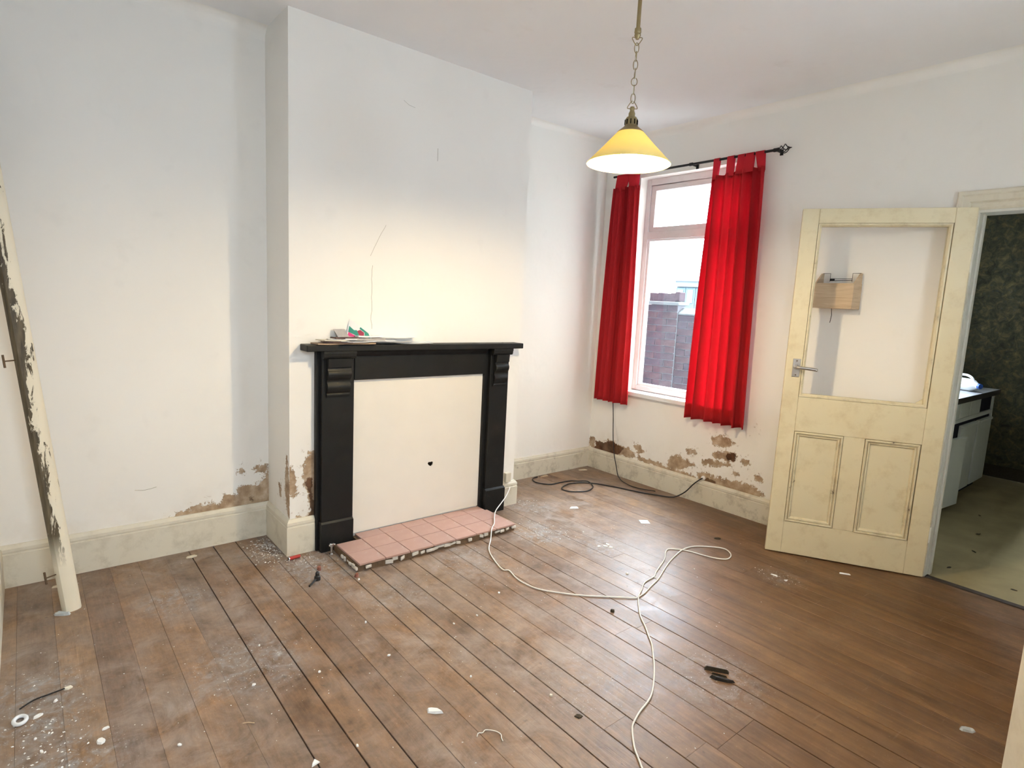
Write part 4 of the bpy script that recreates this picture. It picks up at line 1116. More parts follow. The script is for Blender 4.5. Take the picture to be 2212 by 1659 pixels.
mb.add(vs, [(j*n+k, j*n+(k+1) % n, (j+1)*n+(k+1) % n, (j+1)*n+k) for j in range(NS) for k in range(n)] + [list(range(n)), [NS*n+k for k in range(n)][::-1]])
soft(mb.build('timber', M['post'], po), 40)
for f_ in (0.075, 0.470):
    c = pb0 + (pt0-pb0)*f_ - sx*0.034
    mb = MB(); mb.tube([c + sx*0.01, c - sx*0.036], 0.0028, 8); mb.obox(c - sx*0.038, sx*0.003, ax*0.026, sy*0.004)
    mb.build('nail', M['nail'], po)

# ------------------------------------------------------------------ letters on the mantel shelf
def sheet(name, label, cx, cy, z, w_, d_, rot, mat, curl=0.0, tilt=0.0, cat='paper', t=0.0008, group='post piled on the mantel shelf', roll=0.0):
    """thin sheet with a little curl; rot about z, tilt lifts the far edge, roll lifts one end"""
    N = 8; mb = MB(); top = []; bot = []
    for j in range(N+1):
        for i in range(N+1):
            u = i/N-0.5; v = j/N-0.5
            x = u*w_; y = v*d_
            zz = curl*((2*u)**2)*0.5 + curl*0.6*((2*v)**2)*0.5*(1 if v < 0 else 0) + (v+0.5)*d_*math.sin(tilt) + (u+0.5)*w_*math.sin(roll)
            y *= math.cos(tilt); x *= math.cos(roll)
            a = x*math.cos(rot)-y*math.sin(rot); b_ = x*math.sin(rot)+y*math.cos(rot)
            top.append((cx+a, cy+b_, z+t+zz)); bot.append((cx+a, cy+b_, z+zz))
    fs = [(j*(N+1)+i, j*(N+1)+i+1, (j+1)*(N+1)+i+1, (j+1)*(N+1)+i) for j in range(N) for i in range(N)]
    off = len(top)
    ring = [i for i in range(N+1)] + [j*(N+1)+N for j in range(1, N+1)] + [N*(N+1)+i for i in range(N-1, -1, -1)] + [j*(N+1) for j in range(N-1, 0, -1)]
    sides = [(ring[k], ring[(k+1) % len(ring)], ring[(k+1) % len(ring)]+off, ring[k]+off) for k in range(len(ring))]
    mb.add(top+bot, fs + [tuple(q+off for q in f[::-1]) for f in fs] + sides)
    o = mb.build(name, mat, None, loc=(cx, cy, z), smooth=False)
    return tag(o, label, cat, group)
P_ = ZS + 0.0004
sheet('leaflet', 'brown leaflet at the outer end of the mantel pile', 0.190, -0.060, P_, 0.17, 0.085, 0.10, M['paper_brown'], 0.003, t=0.0068)
sheet('magazine', 'dark printed magazine under the letters at the end of the shelf', 0.225, -0.070, P_+0.0085, 0.15, 0.085, -0.18, M['paper_dark'], 0.002, t=0.0085)
sheet('letter', 'cream folded letter lying on the dark magazine', 0.215, -0.072, P_+0.0187, 0.18, 0.085, 0.20, M['ivory_chip'], 0.006, t=0.0051)
sheet('envelope', 'brown envelope in the middle of the mantel pile', 0.330, -0.066, P_+0.0017, 0.20, 0.09, -0.08, M['paper_brown'], 0.003, t=0.0085)
sheet('letter', 'white letter with a corner overhanging the front of the mantel shelf', 0.335, -0.094, P_+0.0136, 0.21, 0.09, 0.24, M['paper'], 0.007, t=0.0034)
sheet('newspaper', 'folded grey newspaper lying across the mantel pile', 0.375, -0.066, P_+0.0204, 0.22, 0.09, -0.10, M['paper_grey'], 0.004, t=0.0119)
sheet('letter', 'slim white letter pointing towards the middle of the shelf', 0.455, -0.092, P_+0.0170, 0.19, 0.06, -0.24, M['paper'], 0.005, t=0.0034)
sheet('envelope', 'white envelope on top of the newspaper', 0.415, -0.048, P_+0.0357, 0.15, 0.06, 0.06, M['paper'], 0.004, t=0.0085)
sheet('card', 'dark red folded card on top of the cream letter', 0.275, -0.056, P_+0.0289, 0.13, 0.07, 0.05, M['paper_dark'], 0.004, t=0.0068)
sheet('letter', 'white letter slanting under the dark red card', 0.250, -0.080, P_+0.0247, 0.15, 0.05, -0.28, M['paper'], 0.004, t=0.0034)
sheet('letter', 'grey paper propped up behind the bright leaflet', 0.268, -0.028, P_+0.0374, 0.075, 0.055, 0.3, M['paper_grey'], 0.0, 0.8)
sheet('letter', 'flat white sheet of paper nearest the bare half of the shelf', 0.690, -0.062, P_, 0.22, 0.085, 0.06, M['paper'], 0.006)
sheet('letter', 'white sheet overlapping the one by the bare half of the shelf', 0.575, -0.056, P_+0.0068, 0.21, 0.09, -0.06, M['paper'], 0.014)
sheet('letter', 'pale blue slip over the white sheets', 0.735, -0.086, P_+0.0102, 0.13, 0.045, 0.16, M['paper_blue'], 0.003)
sheet('letter', 'white sheet at the back of the mantel shelf', 0.610, -0.036, P_+0.0289, 0.22, 0.06, 0.02, M['paper'], 0.008)
# bright folded leaflet standing on the pile
lf = MB(); base = Vector((0.352, -0.045, P_+0.036)); ux = Vector((0.93, -0.36, 0)); uz = Vector((0.05, 0.30, 0.95)).normalized()
def quad(a, mi, lift=0.0):
    nn = ux.cross(uz).normalized()*lift
    lf.add([base + ux*x*1.25 + uz*z*1.3 + nn for x, z in a], [tuple(range(len(a)))], mi)
quad([(-0.045, 0.0), (0.060, -0.004), (0.052, 0.022), (-0.010, 0.066), (-0.028, 0.078)], 0)
quad([(-0.042, 0.002), (0.000, 0.001), (-0.036, 0.022)], 2, 0.0008)
quad([(-0.037, 0.022), (-0.010, 0.010), (0.010, 0.002), (0.000, 0.030), (-0.012, 0.030), (-0.031, 0.048)], 1, 0.0008)
quad([(0.002, 0.000), (0.028, -0.001), (0.030, 0.020), (0.014, 0.032), (0.000, 0.026)], 3, 0.0012)
quad([(0.030, -0.002), (0.056, -0.003), (0.048, 0.018), (0.016, 0.044), (0.012, 0.036), (0.032, 0.020)], 1, 0.0008)
quad([(0.012, -0.001), (0.045, -0.003), (0.045, 0.005), (0.014, 0.006)], 4, 0.0016)
lo = lf.build('leaflet', [M['paper'], M['print_green'], M['print_pink'], M['print_red'], M['print_yellow']], None, loc=base)
tag(lo, 'bright green and pink leaflet standing propped on the mantel pile', 'leaflet', 'post piled on the mantel shelf')
sm = lo.modifiers.new('thickness', 'SOLIDIFY'); sm.thickness = 0.0006

# ------------------------------------------------------------------ wooden box on the wall behind the door
bxr = empty('wall_box', (XW, -1.53, 1.46), 'small open plywood box fixed to the wall, seen through the empty door light', 'box')
ya, yb, za, zb_, dp = -1.415, -1.640, 1.462, 1.610, 0.115
MB().box(XW-dp, ya, za, XW-dp+0.008, yb, zb_).build('front_panel', M['ply'], bxr, bevel=0.001)
MB().box(XW-0.008, ya, za, XW-0.0005, yb, 1.612).build('back_panel', M['ply'], bxr)
MB().box(XW-dp+0.008, ya-0.008, za, XW-0.008, yb+0.008, za+0.008).build('base_panel', M['ply'], bxr)
for yy in (ya, yb+0.008):
    mb = MB(); mb.prism([(XW-dp+0.008, yy, za), (XW-0.008, yy, za), (XW-0.008, yy, 1.672), (XW-0.03, yy, 1.672), (XW-dp+0.008, yy, zb_)], (0, -0.008, 0)); mb.build('side_panel', M['ply'], bxr)
mb = MB()
for yy in (ya-0.055, yb+0.045):
    mb.tube([(XW-0.03, yy+0.045*(1 if yy > -1.53 else -1), 1.672), (XW-0.035, yy, 1.672), (XW-0.035, yy, 1.622)], 0.0014, 6)
mb.tube([(XW-0.035, ya-0.055, 1.628), (XW-0.035, yb+0.045, 1.632)], 0.0016, 6)
mb.tube([(XW-0.035, ya-0.055, 1.640), (XW-0.035, yb+0.045, 1.641)], 0.0012, 6)
mb.lathe([(0.006, -0.01), (0.006, 0.012)], (XW-0.035, ya-0.07, 1.634), 10, axis=(0, 1, 0), cap=True)
mb.build('wire_latch', M['iron'], bxr)
mb = MB(); mb.tube([(XW-0.05, -1.505, za), (XW-0.04, -1.506, za-0.04), (XW-0.045, -1.503, za-0.085)], 0.0018, 6); mb.build('cord', M['iron'], bxr)

# ------------------------------------------------------------------ cables
def cable(name, pts, r, mat, label, sub=5, cat='cable'):
    pp = catmull(pts, sub); mb = MB(); mb.tube(pp, r, 8)
    o = mb.build(name, mat, None, loc=(pts[0][0], pts[0][1], 0), smooth=True); return tag(o, label, cat)
# white cable: from the junction box, off the hearth edge and across the boards
wp = [(1.500, -0.030, 0.135), (1.470, -0.055, 0.120), (1.405, -0.100, 0.098), (1.330, -0.150, 0.086), (1.245, -0.205, 0.070), (1.190, -0.262, 0.058), (1.125, -0.345, 0.055), (1.060, -0.405, 0.056), (1.010, -0.462, 0.020)]
fl = []
for i, (x, y) in enumerate(WHITE_CABLE):
    if x > 0.95 and i < 3: continue
    if fl and (Vector((x, y)) - Vector(fl[-1][:2])).length < 0.022: continue
    fl.append((x, y, 0.0045))
# lift where the loop lies on itself
for i in range(len(fl)):
    for j in range(i):
        if i-j > 6 and (Vector(fl[i][:2])-Vector(fl[j][:2])).length < 0.02: fl[i] = (fl[i][0], fl[i][1], 0.011)
cable('cable', wp + fl, 0.0034, M['cable_white'], 'white cable trailing from the fireplace across the floorboards', 4)
mb = MB()
bk = [(x, min(y, 0.385), 0.0055) for x, y in BLACK_CABLE_FLOOR[3:]]
for i in range(len(bk)):
    for j in range(i):
        if i-j > 5 and (Vector(bk[i][:2])-Vector(bk[j][:2])).length < 0.035: bk[i] = (bk[i][0], bk[i][1], 0.014)
sk0 = [(XW-0.004, -0.733, 0.190), (XW-0.030, -0.725, 0.182), (XW-0.060, -0.690, 0.140), (XW-0.080, -0.640, 0.070), (XW-0.095, -0.575, 0.018), (XW-0.120, -0.530, 0.0055), (2.611, -0.452, 0.0055), (2.560, -0.361, 0.0055), (2.515, -0.240, 0.0055)]
cable('cable', sk0 + bk, 0.0045, M['cable_black'], 'black cable coiled in the corner and running out of the skirting', 4)
bw = [(XW-0.030, 0.170, 0.70), (XW-0.022, 0.166, 0.614)] + [(XW-0.022-0.004*i, y, z) for i, (y, z) in enumerate(BLACK_CABLE_B_wall[1:])] + [(2.725, 0.035, 0.02), (2.70, -0.01, 0.0055)] + [(x, y, 0.0055) for x, y in BLACK_CABLE_B_floor[1:]]
bw = [(min(x, XW-0.030) if z < 0.2 else x, y, z) for x, y, z in bw]
cable('cable', bw, 0.0036, M['cable_black'], 'thin black cable dropping from behind the narrow curtain to the floor', 4)
mb = MB(); mb.tube([(1.562, -0.075, 0.10), (1.590, -0.10, 0.06), (1.612, -0.14, 0.045)], 0.004, 8)
jb = empty('junction_box', (1.500, -0.001, 0.172), 'small cream cable box on top of the skirting beside the fireplace', 'junction box')
MB().box(1.462, -0.001, 0.174, 1.508, -0.030, 0.238).build('cover', M['plastic_cream'], jb, bevel=0.004)
mb = MB(); mb.lathe([(0.016, 0.0), (0.016, 0.010), (0.010, 0.014), (0.006, 0.016)], (XW-0.0005, -0.733, 0.190), 16, axis=(-1, 0, 0), cap=True)
tag(mb.build('cable_grommet', M['plaster'], None, loc=(XW, -0.733, 0.19)), 'white grommet where the black cable leaves the wall', 'grommet')

# ------------------------------------------------------------------ things lying on the floor
rd = random.Random(21)
def chip(name, label, cat, c, size, mat, h=0.006, n=7, rot=None, group=None, asp=0.65, seed=None, sharp=None):
    """flat irregular fragment"""
    r_ = random.Random(seed if seed is not None else rd.random()); rot = r_.uniform(0, 6.28) if rot is None else rot
    pts = []
    if sharp: base_ = sharp
    else: base_ = [(math.cos(2*PI*k/n)*r_.uniform(0.7, 1.05), math.sin(2*PI*k/n)*asp*r_.uniform(0.7, 1.05)) for k in range(n)]
    for (a, b_) in base_:
        a *= size/2; b_ *= size/2
        pts.append((c[0]+a*math.cos(rot)-b_*math.sin(rot), c[1]+a*math.sin(rot)+b_*math.cos(rot)))
    mb = MB(); m_ = len(pts); hh = [h*r_.uniform(0.6, 1.2) for _ in pts]
    vs = [(x, y, 0.0002) for x, y in pts] + [(c[0]+(x-c[0])*0.82, c[1]+(y-c[1])*0.82, 0.0002+hh[i]) for i, (x, y) in enumerate(pts)]
    mb.add(vs, [list(range(m_))[::-1], list(range(m_, 2*m_))] + [(i, (i+1) % m_, (i+1) % m_+m_, i+m_) for i in range(m_)])
    o = mb.build(name, mat, None, loc=(c[0], c[1], 0)); return tag(o, label, cat, group)

chip('plaster_shard', 'large pointed white plaster shard lying alone near the middle of the floor', 'shard', DEB['shard_big'], 0.062, M['plaster'], 0.008, rot=-0.75, sharp=[(-0.9, 0.35), (-0.5, 0.5), (0.3, 0.42), (1.05, -0.1), (0.2, -0.32), (-0.7, -0.28)])
mb = MB(); rc = DEB['ring']; mb.tube([(rc[0]+0.016*math.cos(w_), rc[1]+0.022*math.sin(w_), 0.0065) for w_ in [2*PI*k/24 for k in range(24)]], 0.006, 10, True)
tag(mb.build('plastic_ring', M['bottle'], None, loc=(rc[0], rc[1], 0), smooth=True), 'white plastic ring lying beside the left wall', 'ring')
chip('plaster_chip', 'curved white chip lying next to the plastic ring', 'chip', DEB['chipA'], 0.036, M['plaster'], 0.006, asp=0.5, rot=0.4)
chip('plaster_chip', 'rounded white plaster chip on the left boards, nearer of a close pair', 'chip', DEB['chipB'], 0.036, M['plaster'], 0.007, asp=0.7, rot=1.9)
chip('plaster_chip', 'small flat white chip just beyond the rounded chip', 'chip', DEB['chipC'], 0.030, M['plaster'], 0.004, asp=0.5, rot=0.2)
chip('plaster_chip', 'triangular white chip beside a dark board gap at the bottom of the photo', 'chip', DEB['chipD'], 0.034, M['plaster'], 0.006, sharp=[(-0.9, -0.3), (0.8, -0.5), (0.5, 0.7), (-0.3, 0.35)], rot=0.3)
chip('paper_scrap', 'pale blue square of paper lying flat near the door', 'paper', DEB['paper'], 0.10, M['paper_blue'], 0.0008, sharp=[(-0.62, -0.62), (0.62, -0.62), (0.62, 0.62), (-0.62, 0.62)], rot=0.95)
chip('paper_scrap', 'torn white scrap on the boards in front of the right recess', 'paper', DEB['scrap'], 0.085, M['paper'], 0.008, n=8, asp=0.4, rot=-0.5, seed=3)
chip('plastic_clip', 'grey plastic clip at the foot of the leaning timber', 'clip', DEB['clip'], 0.075, M['plastic_clear'], 0.010, sharp=[(-0.9, 0.1), (-0.5, 0.35), (0.5, 0.35), (0.85, 0.2), (0.9, -0.15), (0.4, -0.3), (-0.6, -0.25)], rot=-0.55)
chip('plaster_chip', 'pale chip against the left recess skirting', 'chip', DEB['chipG'], 0.06, M['ivory_chip'], 0.006, asp=0.5, rot=0.1)
chip('plaster_chip', 'pale chip half hidden behind the leaning timber', 'chip', (DEB['chipH'][0], 0.23), 0.06, M['ivory_chip'], 0.006, asp=0.4, rot=0.1)
chip('plastic_strip', 'short white strip lying in front of the open door', 'strip', DEB['chipF'], 0.055, M['paper'], 0.004, sharp=[(-1, -0.25), (1, -0.25), (1, 0.25), (-1, 0.25)], rot=-0.95)
chip('wood_splinter', 'white splinter among crumbs in front of the open door', 'splinter', DEB['stick1'], 0.045, M['plaster'], 0.005, asp=0.2, rot=-1.4)
chip('plaster_chip', 'small white crumb next to the white splinter', 'chip', DEB['stick2'], 0.022, M['plaster'], 0.005)
chip('frosted_wrapper', 'crumpled clear wrapper beside the near door', 'wrapper', DEB['frost'], 0.060, M['plastic_clear'], 0.006, n=9, asp=0.55, rot=-0.6, seed=4)
chip('wood_offcut', 'dark split of wood lying on the right half of the floor', 'wood', DEB['plA'], 0.095, M['dark_wood'], 0.014, sharp=[(-1, -0.22), (0.95, -0.2), (1, 0.15), (-0.95, 0.22)], rot=-0.95, seed=2)
chip('wood_offcut', 'blackened splinter touching the split of wood', 'wood', DEB['plB'], 0.095, M['plastic_black'], 0.012, sharp=[(-1, 0.15), (-0.6, -0.12), (0.4, -0.22), (1, -0.05), (0.9, 0.1), (0.2, 0.02), (-0.5, 0.2)], rot=-0.9, seed=6)
c = DEB['plA']; chip('wood_offcut', 'thin curl of wood between the two dark splinters', 'wood', (0.990, -1.972), 0.070, M['dark_wood'], 0.008, asp=0.12, rot=-1.05, seed=8)
wc = DEB['wire']; mb = MB()
wpx = [(-0.030, 0.018), (-0.018, 0.028), (-0.006, 0.022), (0.008, 0.026), (0.028, 0.006), (0.034, -0.014), (0.026, -0.028), (0.022, -0.040)]
mb.tube(catmull([(wc[0]+a*1.1, wc[1]+b_*1.1, 0.003) for a, b_ in wpx], 4), 0.0016, 6)
tag(mb.build('wire_offcut', M['cable_white'], None, loc=(wc[0], wc[1], 0), smooth=True), 'short bent piece of white wire on the boards', 'wire')
# capped pipe, red cutter, black fitting at the fireplace foot
pc_ = DEB['pipe']; pr = empty('pipe_stub', (pc_[0], pc_[1]-0.03, 0), 'capped chrome pipe stub rising from the floor by the fireplace', 'pipe')
mb = MB(); mb.lathe([(0.013, 0.0), (0.013, 0.004), (0.0075, 0.008), (0.0075, 0.046)], (pc_[0], pc_[1]-0.03, 0), 20, cap=True); mb.build('pipe', M['chrome'], pr)
mb = MB(); mb.lathe([(0.010, 0.044), (0.012, 0.047), (0.012, 0.060), (0.010, 0.064), (0.0, 0.065)], (pc_[0], pc_[1]-0.03, 0), 20); mb.tube([(pc_[0]-0.018, pc_[1]-0.03, 0.053), (pc_[0]+0.018, pc_[1]-0.03, 0.053)], 0.006, 12); mb.build('cap', M['chrome'], pr)
lr = empty('red_tube', (DEB['lighter'][0], DEB['lighter'][1], 0), 'small red plastic tube against the skirting corner', 'tube')
d_ = Vector((0.98, 0.10, 0)); c0 = Vector((DEB['lighter'][0]+0.016, DEB['lighter'][1]-0.012, 0.0095))
mb = MB(); mb.tube([c0-d_*0.028, c0+d_*0.030], 0.009, 14); mb.build('barrel', M['plastic_red'], lr)
mb = MB(); mb.tube([c0-d_*0.034, c0-d_*0.028], 0.0085, 14); mb.build('end_cap', M['chrome'], lr)
mb = MB(); mb.tube([c0-d_*0.0345, c0-d_*0.0340], 0.005, 12); mb.build('bore', M['hollow_shade'], lr)
kb = DEB['blackstub']; mb = MB(); mb.lathe([(0.016, 0.0), (0.015, 0.018), (0.010, 0.022), (0.010, 0.036), (0.006, 0.042), (0.0, 0.043)], (kb[0]+0.01, kb[1]+0.01, 0), 18)
mb.tube([(kb[0], kb[1], 0.010), (kb[0]-0.05, kb[1]-0.045, 0.006)], 0.005, 8)
tag(mb.build('black_fitting', M['plastic_black'], None, loc=(kb[0], kb[1], 0)), 'small black pipe fitting on the boards left of the hearth', 'fitting')
chip('brick_fragment', 'crumbly red fragment between the pipe stub and the black fitting', 'fragment', DEB['brickA'], 0.040, M['brick_bit'], 0.014)
chip('brick_fragment', 'crumbly fragment at the broken front corner of the hearth', 'fragment', (DEB['brickB'][0]-0.01, DEB['brickB'][1]-0.05), 0.036, M['brick_bit'], 0.016)
chip('dirt_lump', 'dark lump of dirt near the white cable tail', 'lump', DEB['blob'], 0.024, M['dark_wood'], 0.010, asp=0.9)
chip('dirt_lump', 'dark flattened lump between the wire offcut and the cable', 'lump', DEB['blob2'], 0.034, M['dark_wood'], 0.004, asp=0.7)
chip('leaf_fragment', 'dry brown leaf fragment near the open door', 'leaf', DEB['leafbits'], 0.045, M['dark_wood'], 0.006, asp=0.5)
chip('wood_wedge', 'pale wooden wedge lying under the black cable loop', 'wedge', (2.186, 0.362), 0.085, M['ply'], 0.012, sharp=[(-1, -0.12), (1, -0.3), (1, 0.22), (-0.9, 0.12)], rot=0.05)
chip('paper_scrap', 'torn cream scrap in the corner of the right recess', 'paper', (2.62, 0.33), 0.10, M['ivory_chip'], 0.004, asp=0.4, rot=-0.4)
tw = DEB['twig']; mb = MB(); mb.tube([(tw[0]-0.016, tw[1]+0.008, 0.003), (tw[0], tw[1], 0.004), (tw[0]+0.015, tw[1]-0.012, 0.003)], 0.0016, 6)
tag(mb.build('wood_splinter', M['ply'], None, loc=(tw[0], tw[1], 0)), 'thin pale splinter on the left boards', 'splinter')
fg = DEB['frag']; mb = MB(); mb.tube(catmull([(fg[0]-0.045, fg[1]-0.03, 0.004), (fg[0]-0.01, fg[1]-0.005, 0.006), (fg[0]+0.03, fg[1]+0.004, 0.005), (fg[0]+0.075, fg[1]+0.01, 0.006)], 4), 0.0026, 6)
tag(mb.build('wire_offcut', M['cable_black'], None, loc=(fg[0], fg[1], 0)), 'short black wire lying by the left wall', 'wire')
chip('plaster_chip', 'ivory crumb at the end of the short black wire', 'chip', (fg[0]+0.085, fg[1]+0.012), 0.034, M['ivory_chip'], 0.007, asp=0.5)
a, b_ = DEB['chips1']
for i, (dx, dy, s_) in enumerate(((0, 0, 0.04), (-0.035, 0.02, 0.03), (0.03, 0.012, 0.032), (0.012, -0.03, 0.03))):
    chip('plaster_chip', 'white flake in the little cluster on the floor beyond the cable', 'chip', (a+dx, b_+dy), s_, M['plaster'], 0.004, group='cluster of white flakes')
for k in ['chipE', 'blob3'] + ['c%d' % i for i in range(1, 20)]:
    chip('plaster_crumb', 'tiny white plaster crumb lying on the bare floorboards', 'crumb', DEB[k], rd.uniform(0.012, 0.02), M['plaster'] if k != 'blob3' else M['ivory_chip'], 0.005, n=5, group='scattered plaster crumbs')

# dust-fine rubble that nobody could count
def rubble(name, label, spots, mat, seed):
    r_ = random.Random(seed); mb = MB()
    for (cx, cy, sx_, sy_, n_, s0, s1) in spots:
        for _ in range(n_):
            x = cx + r_.gauss(0, sx_); y = cy + r_.gauss(0, sy_)
            if x < XL+0.03 or x > XW-0.03 or y < YF+0.05: continue
            if x < 0.03 and y > DL-0.03: continue
            if -0.03 < x < WC+0.03 and y > -0.03: continue
            if x > WC and y > DR-0.03: continue
            if 0.19 < x < 1.28 and y > -0.42: continue
            s = r_.uniform(s0, s1); a = r_.uniform(0, 6.28); ca, sa = math.cos(a)*s, math.sin(a)*s
            h_ = s*r_.uniform(0.3, 0.7)
            mb.add([(x+ca, y+sa, 0.0003), (x-sa*0.6, y+ca*0.6, 0.0003), (x-ca, y-sa, 0.0003), (x+sa*0.7, y-ca*0.7, 0.0003), (x, y, h_)], [(0, 1, 4), (1, 2, 4), (2, 3, 4), (3, 0, 4)])
    return tag(mb.build(name, mat), label, 'rubble', None, 'stuff')
rubble('plaster_rubble', 'fine white plaster rubble scattered over the floorboards',
       [(-0.07, 0.12, 0.05, 0.09, 260, 0.002, 0.006), (0.06, -0.12, 0.09, 0.07, 110, 0.0015, 0.005), (1.38, -0.48, 0.10, 0.10, 90, 0.0015, 0.006), (1.62, -0.05, 0.06, 0.10, 60, 0.0015, 0.005),
        (0.4, -0.9, 0.7, 0.6, 200, 0.001, 0.0035), (-0.6, -0.8, 0.45, 0.6, 160, 0.001, 0.0035), (1.2, -0.9, 0.5, 0.4, 120, 0.001, 0.004), (-1.05, -0.95, 0.06, 0.22, 120, 0.0015, 0.006), (2.05, -1.66, 0.06, 0.08, 50, 0.001, 0.004)], M['plaster'], 3)

# hairline cracks in the chimney breast plaster
def crack(pts, r, wall=wall_chimney, name='plaster_crack'):
    mb = MB(); mb.tube(pts, r, 5); mb.build(name, M['crack'], wall)
M['crack'] = plain('crack_and_scuff_brown', (0.33, 0.28, 0.22), 0.95, 0.1)  # one even brown for the crack lines and scuff marks
rk = random.Random(2)
crack([(0.455+rk.uniform(-0.004, 0.004), -0.0002, 1.22+i*0.025) for i in range(15)], 0.0009)
crack([(0.44+0.012*i+rk.uniform(-0.003, 0.003), -0.0002, 1.62+0.022*i) for i in range(9)], 0.0007)
crack([(0.855, -0.0002, 2.265-0.014*i) for i in range(6)], 0.0012)
crack([(-1.004, DL-0.0003, 0.706), (-0.998, DL-0.0003, 0.713), (-0.990, DL-0.0003, 0.718), (-0.985, DL-0.0003, 0.728)], 0.0016, wall_alcove, 'scuff_mark')
crack([(-0.655, DL-0.0003, 0.372), (-0.62, DL-0.0003, 0.365), (-0.585, DL-0.0003, 0.368), (-0.56, DL-0.0003, 0.374)], 0.0009, wall_alcove, 'scuff_mark')
crack([(0.628, -0.0002, 2.475), (0.66, -0.0002, 2.458), (0.70, -0.0002, 2.452)], 0.0007)

# ------------------------------------------------------------------ kitchen beyond the doorway
KX0, KX1, KY1, KY0 = XW+T2, 5.95, -1.20, -3.45
KW = (3.78, 4.93, 0.90, 2.40)    # kitchen window x0 x1 z0 z1
mb = MB(); mb.box(XW+0.012, KY0, -0.06, KX1+0.1, KY1+0.1, -0.003); tag(mb.build('floor_kitchen', M['vinyl']), kind='structure')
mb = MB(); mb.box(KX0, KY0-0.1, 2.5, KX1+0.1, KY1+0.12, 2.6); tag(mb.build('ceiling_kitchen', M['kitchen_wall']), kind='structure')
tag(MB().box(KX1, KY0-0.1, 0, KX1+0.1, KY1+0.12, 2.5).build('wall_kitchen_back', M['wallpaper']), kind='structure')
tag(MB().box(KX1-0.02, KY0, -0.002, KX1-0.0005, KY1, 0.11).build('baseboard_kitchen', M['dark_wood']), kind='structure')
tag(MB().box(KX0, KY0-0.1, 0, KX1, KY0, 2.5).build('wall_kitchen_right', M['wallpaper']), kind='structure')
mb = MB(); x0, x1, z0, z1 = KW
mb.box(KX0-0.0, KY1, 0, x0, KY1+0.12, 2.5); mb.box(x1, KY1, 0, KX1, KY1+0.12, 2.5); mb.box(x0, KY1, 0, x1, KY1+0.12, z0); mb.box(x0, KY1, z1, x1, KY1+0.12, 2.5)
tag(mb.build('wall_kitchen_yard', M['kitchen_wall']), kind='structure')
kw = tag(empty('window_2', (4.35, KY1+0.05, 0.90)), kind='structure')
for a in ((x0, KY1+0.04, z0, x0+0.05, KY1+0.09, z1), (x1-0.05, KY1+0.04, z0, x1, KY1+0.09, z1), (x0+0.05, KY1+0.04, z0, x1-0.05, KY1+0.09, z0+0.05), (x0+0.05, KY1+0.04, z1-0.05, x1-0.05, KY1+0.09, z1)):
    MB().box(*a).build('frame_bar', M['window_paint'], kw)
MB().box(x0+0.05, KY1+0.06, z0+0.05, x1-0.05, KY1+0.064, z1-0.05).build('pane', M['glass'], kw)

# sink unit with doors, a dark panel as drawer slot shade and worktop
KF = -1.83
ku = empty('base_cabinet', (4.6, KF, 0), 'white kitchen base cabinet with a missing drawer front, beyond the doorway', 'cabinet')
CX0, CX1 = 3.35, 5.45; CZ = 0.82
mb = MB(); mb.box(CX0, KF+0.02, 0.06, CX1, KY1-0.002, 0.075); mb.box(CX0, KF+0.02, 0.075, CX0+0.016, KY1-0.002, CZ); mb.box(CX1-0.016, KF+0.004, 0.075, CX1, KY1-0.002, CZ)
mb.box(CX0, KY1-0.02, 0.075, CX1, KY1-0.004, CZ); mb.box(CX0, KF+0.004, 0.655, CX1-0.016, KF+0.05, 0.685); mb.box(CX0, KF+0.004, CZ-0.014, CX1-0.016, KF+0.05, CZ)
for xx in (3.86, 4.42, 5.00): mb.box(xx-0.01, KF+0.12, 0.075, xx+0.01, KY1-0.02, CZ)
mb.build('carcass', M['cabinet'], ku)
MB().box(CX0, KF+0.06, -0.003, CX1, KF+0.075, 0.06).build('plinth', M['shade_and_plinth'], ku)
MB().box(CX0+0.017, KF+0.021, 0.076, CX1-0.017, KF+0.026, 0.654).build('interior_shade_panel', M['shade_and_plinth'], ku)  # dark sheet behind the doors in place of interior shade
MB().box(5.005, KF+0.021, 0.686, CX1-0.017, KF+0.026, CZ-0.015).build('drawer_shade_panel', M['shade_and_plinth'], ku)  # dark sheet painted as the shade of the empty drawer slot
for (a, b_) in ((3.36, 3.855), (3.865, 4.415), (4.425, 4.70), (4.71, 4.995)):
    MB().box(a, KF, 0.69, b_, KF+0.018, CZ-0.006).build('drawer_front', M['cabinet'], ku, bevel=0.002)
for (a, b_) in ((3.36, 3.855), (4.53, 4.975), (5.025, 5.445)):
    d = MB().box(a, KF, 0.075, b_, KF+0.018, 0.625).build('cabinet_door', M['cabinet'], ku, bevel=0.002)
    MB().box(a+0.01, KF-0.010, 0.602, b_-0.01, KF-0.0005, 0.622).build('pull_strip', M['cabinet'], d, bevel=0.002)
d = MB(); d.obox((4.13, KF-0.036, 0.31), (0.255, -0.028, 0), (0.001, 0.009, 0), (0, 0, 0.262)); dd = d.build('cabinet_door', M['cabinet'], ku, bevel=0.002)
d = MB(); d.obox((4.13, KF-0.050, 0.56), (0.248, -0.027, 0), (0.001, 0.005, 0), (0, 0, 0.012)); d.build('pull_strip', M['cabinet'], dd)
wt = empty('worktop', (4.5, KF, 0.82), 'grey worktop with a dark front edge on the kitchen cabinet', 'worktop')
MB().box(CX0-0.02, KF-0.02, 0.821, CX1+0.03, KY1-0.002, 0.861).build('slab', M['worktop'], wt)
MB().box(CX0-0.02, KF-0.026, 0.820, CX1+0.03, KF-0.0205, 0.862).build('edging', M['worktop_edge'], wt)
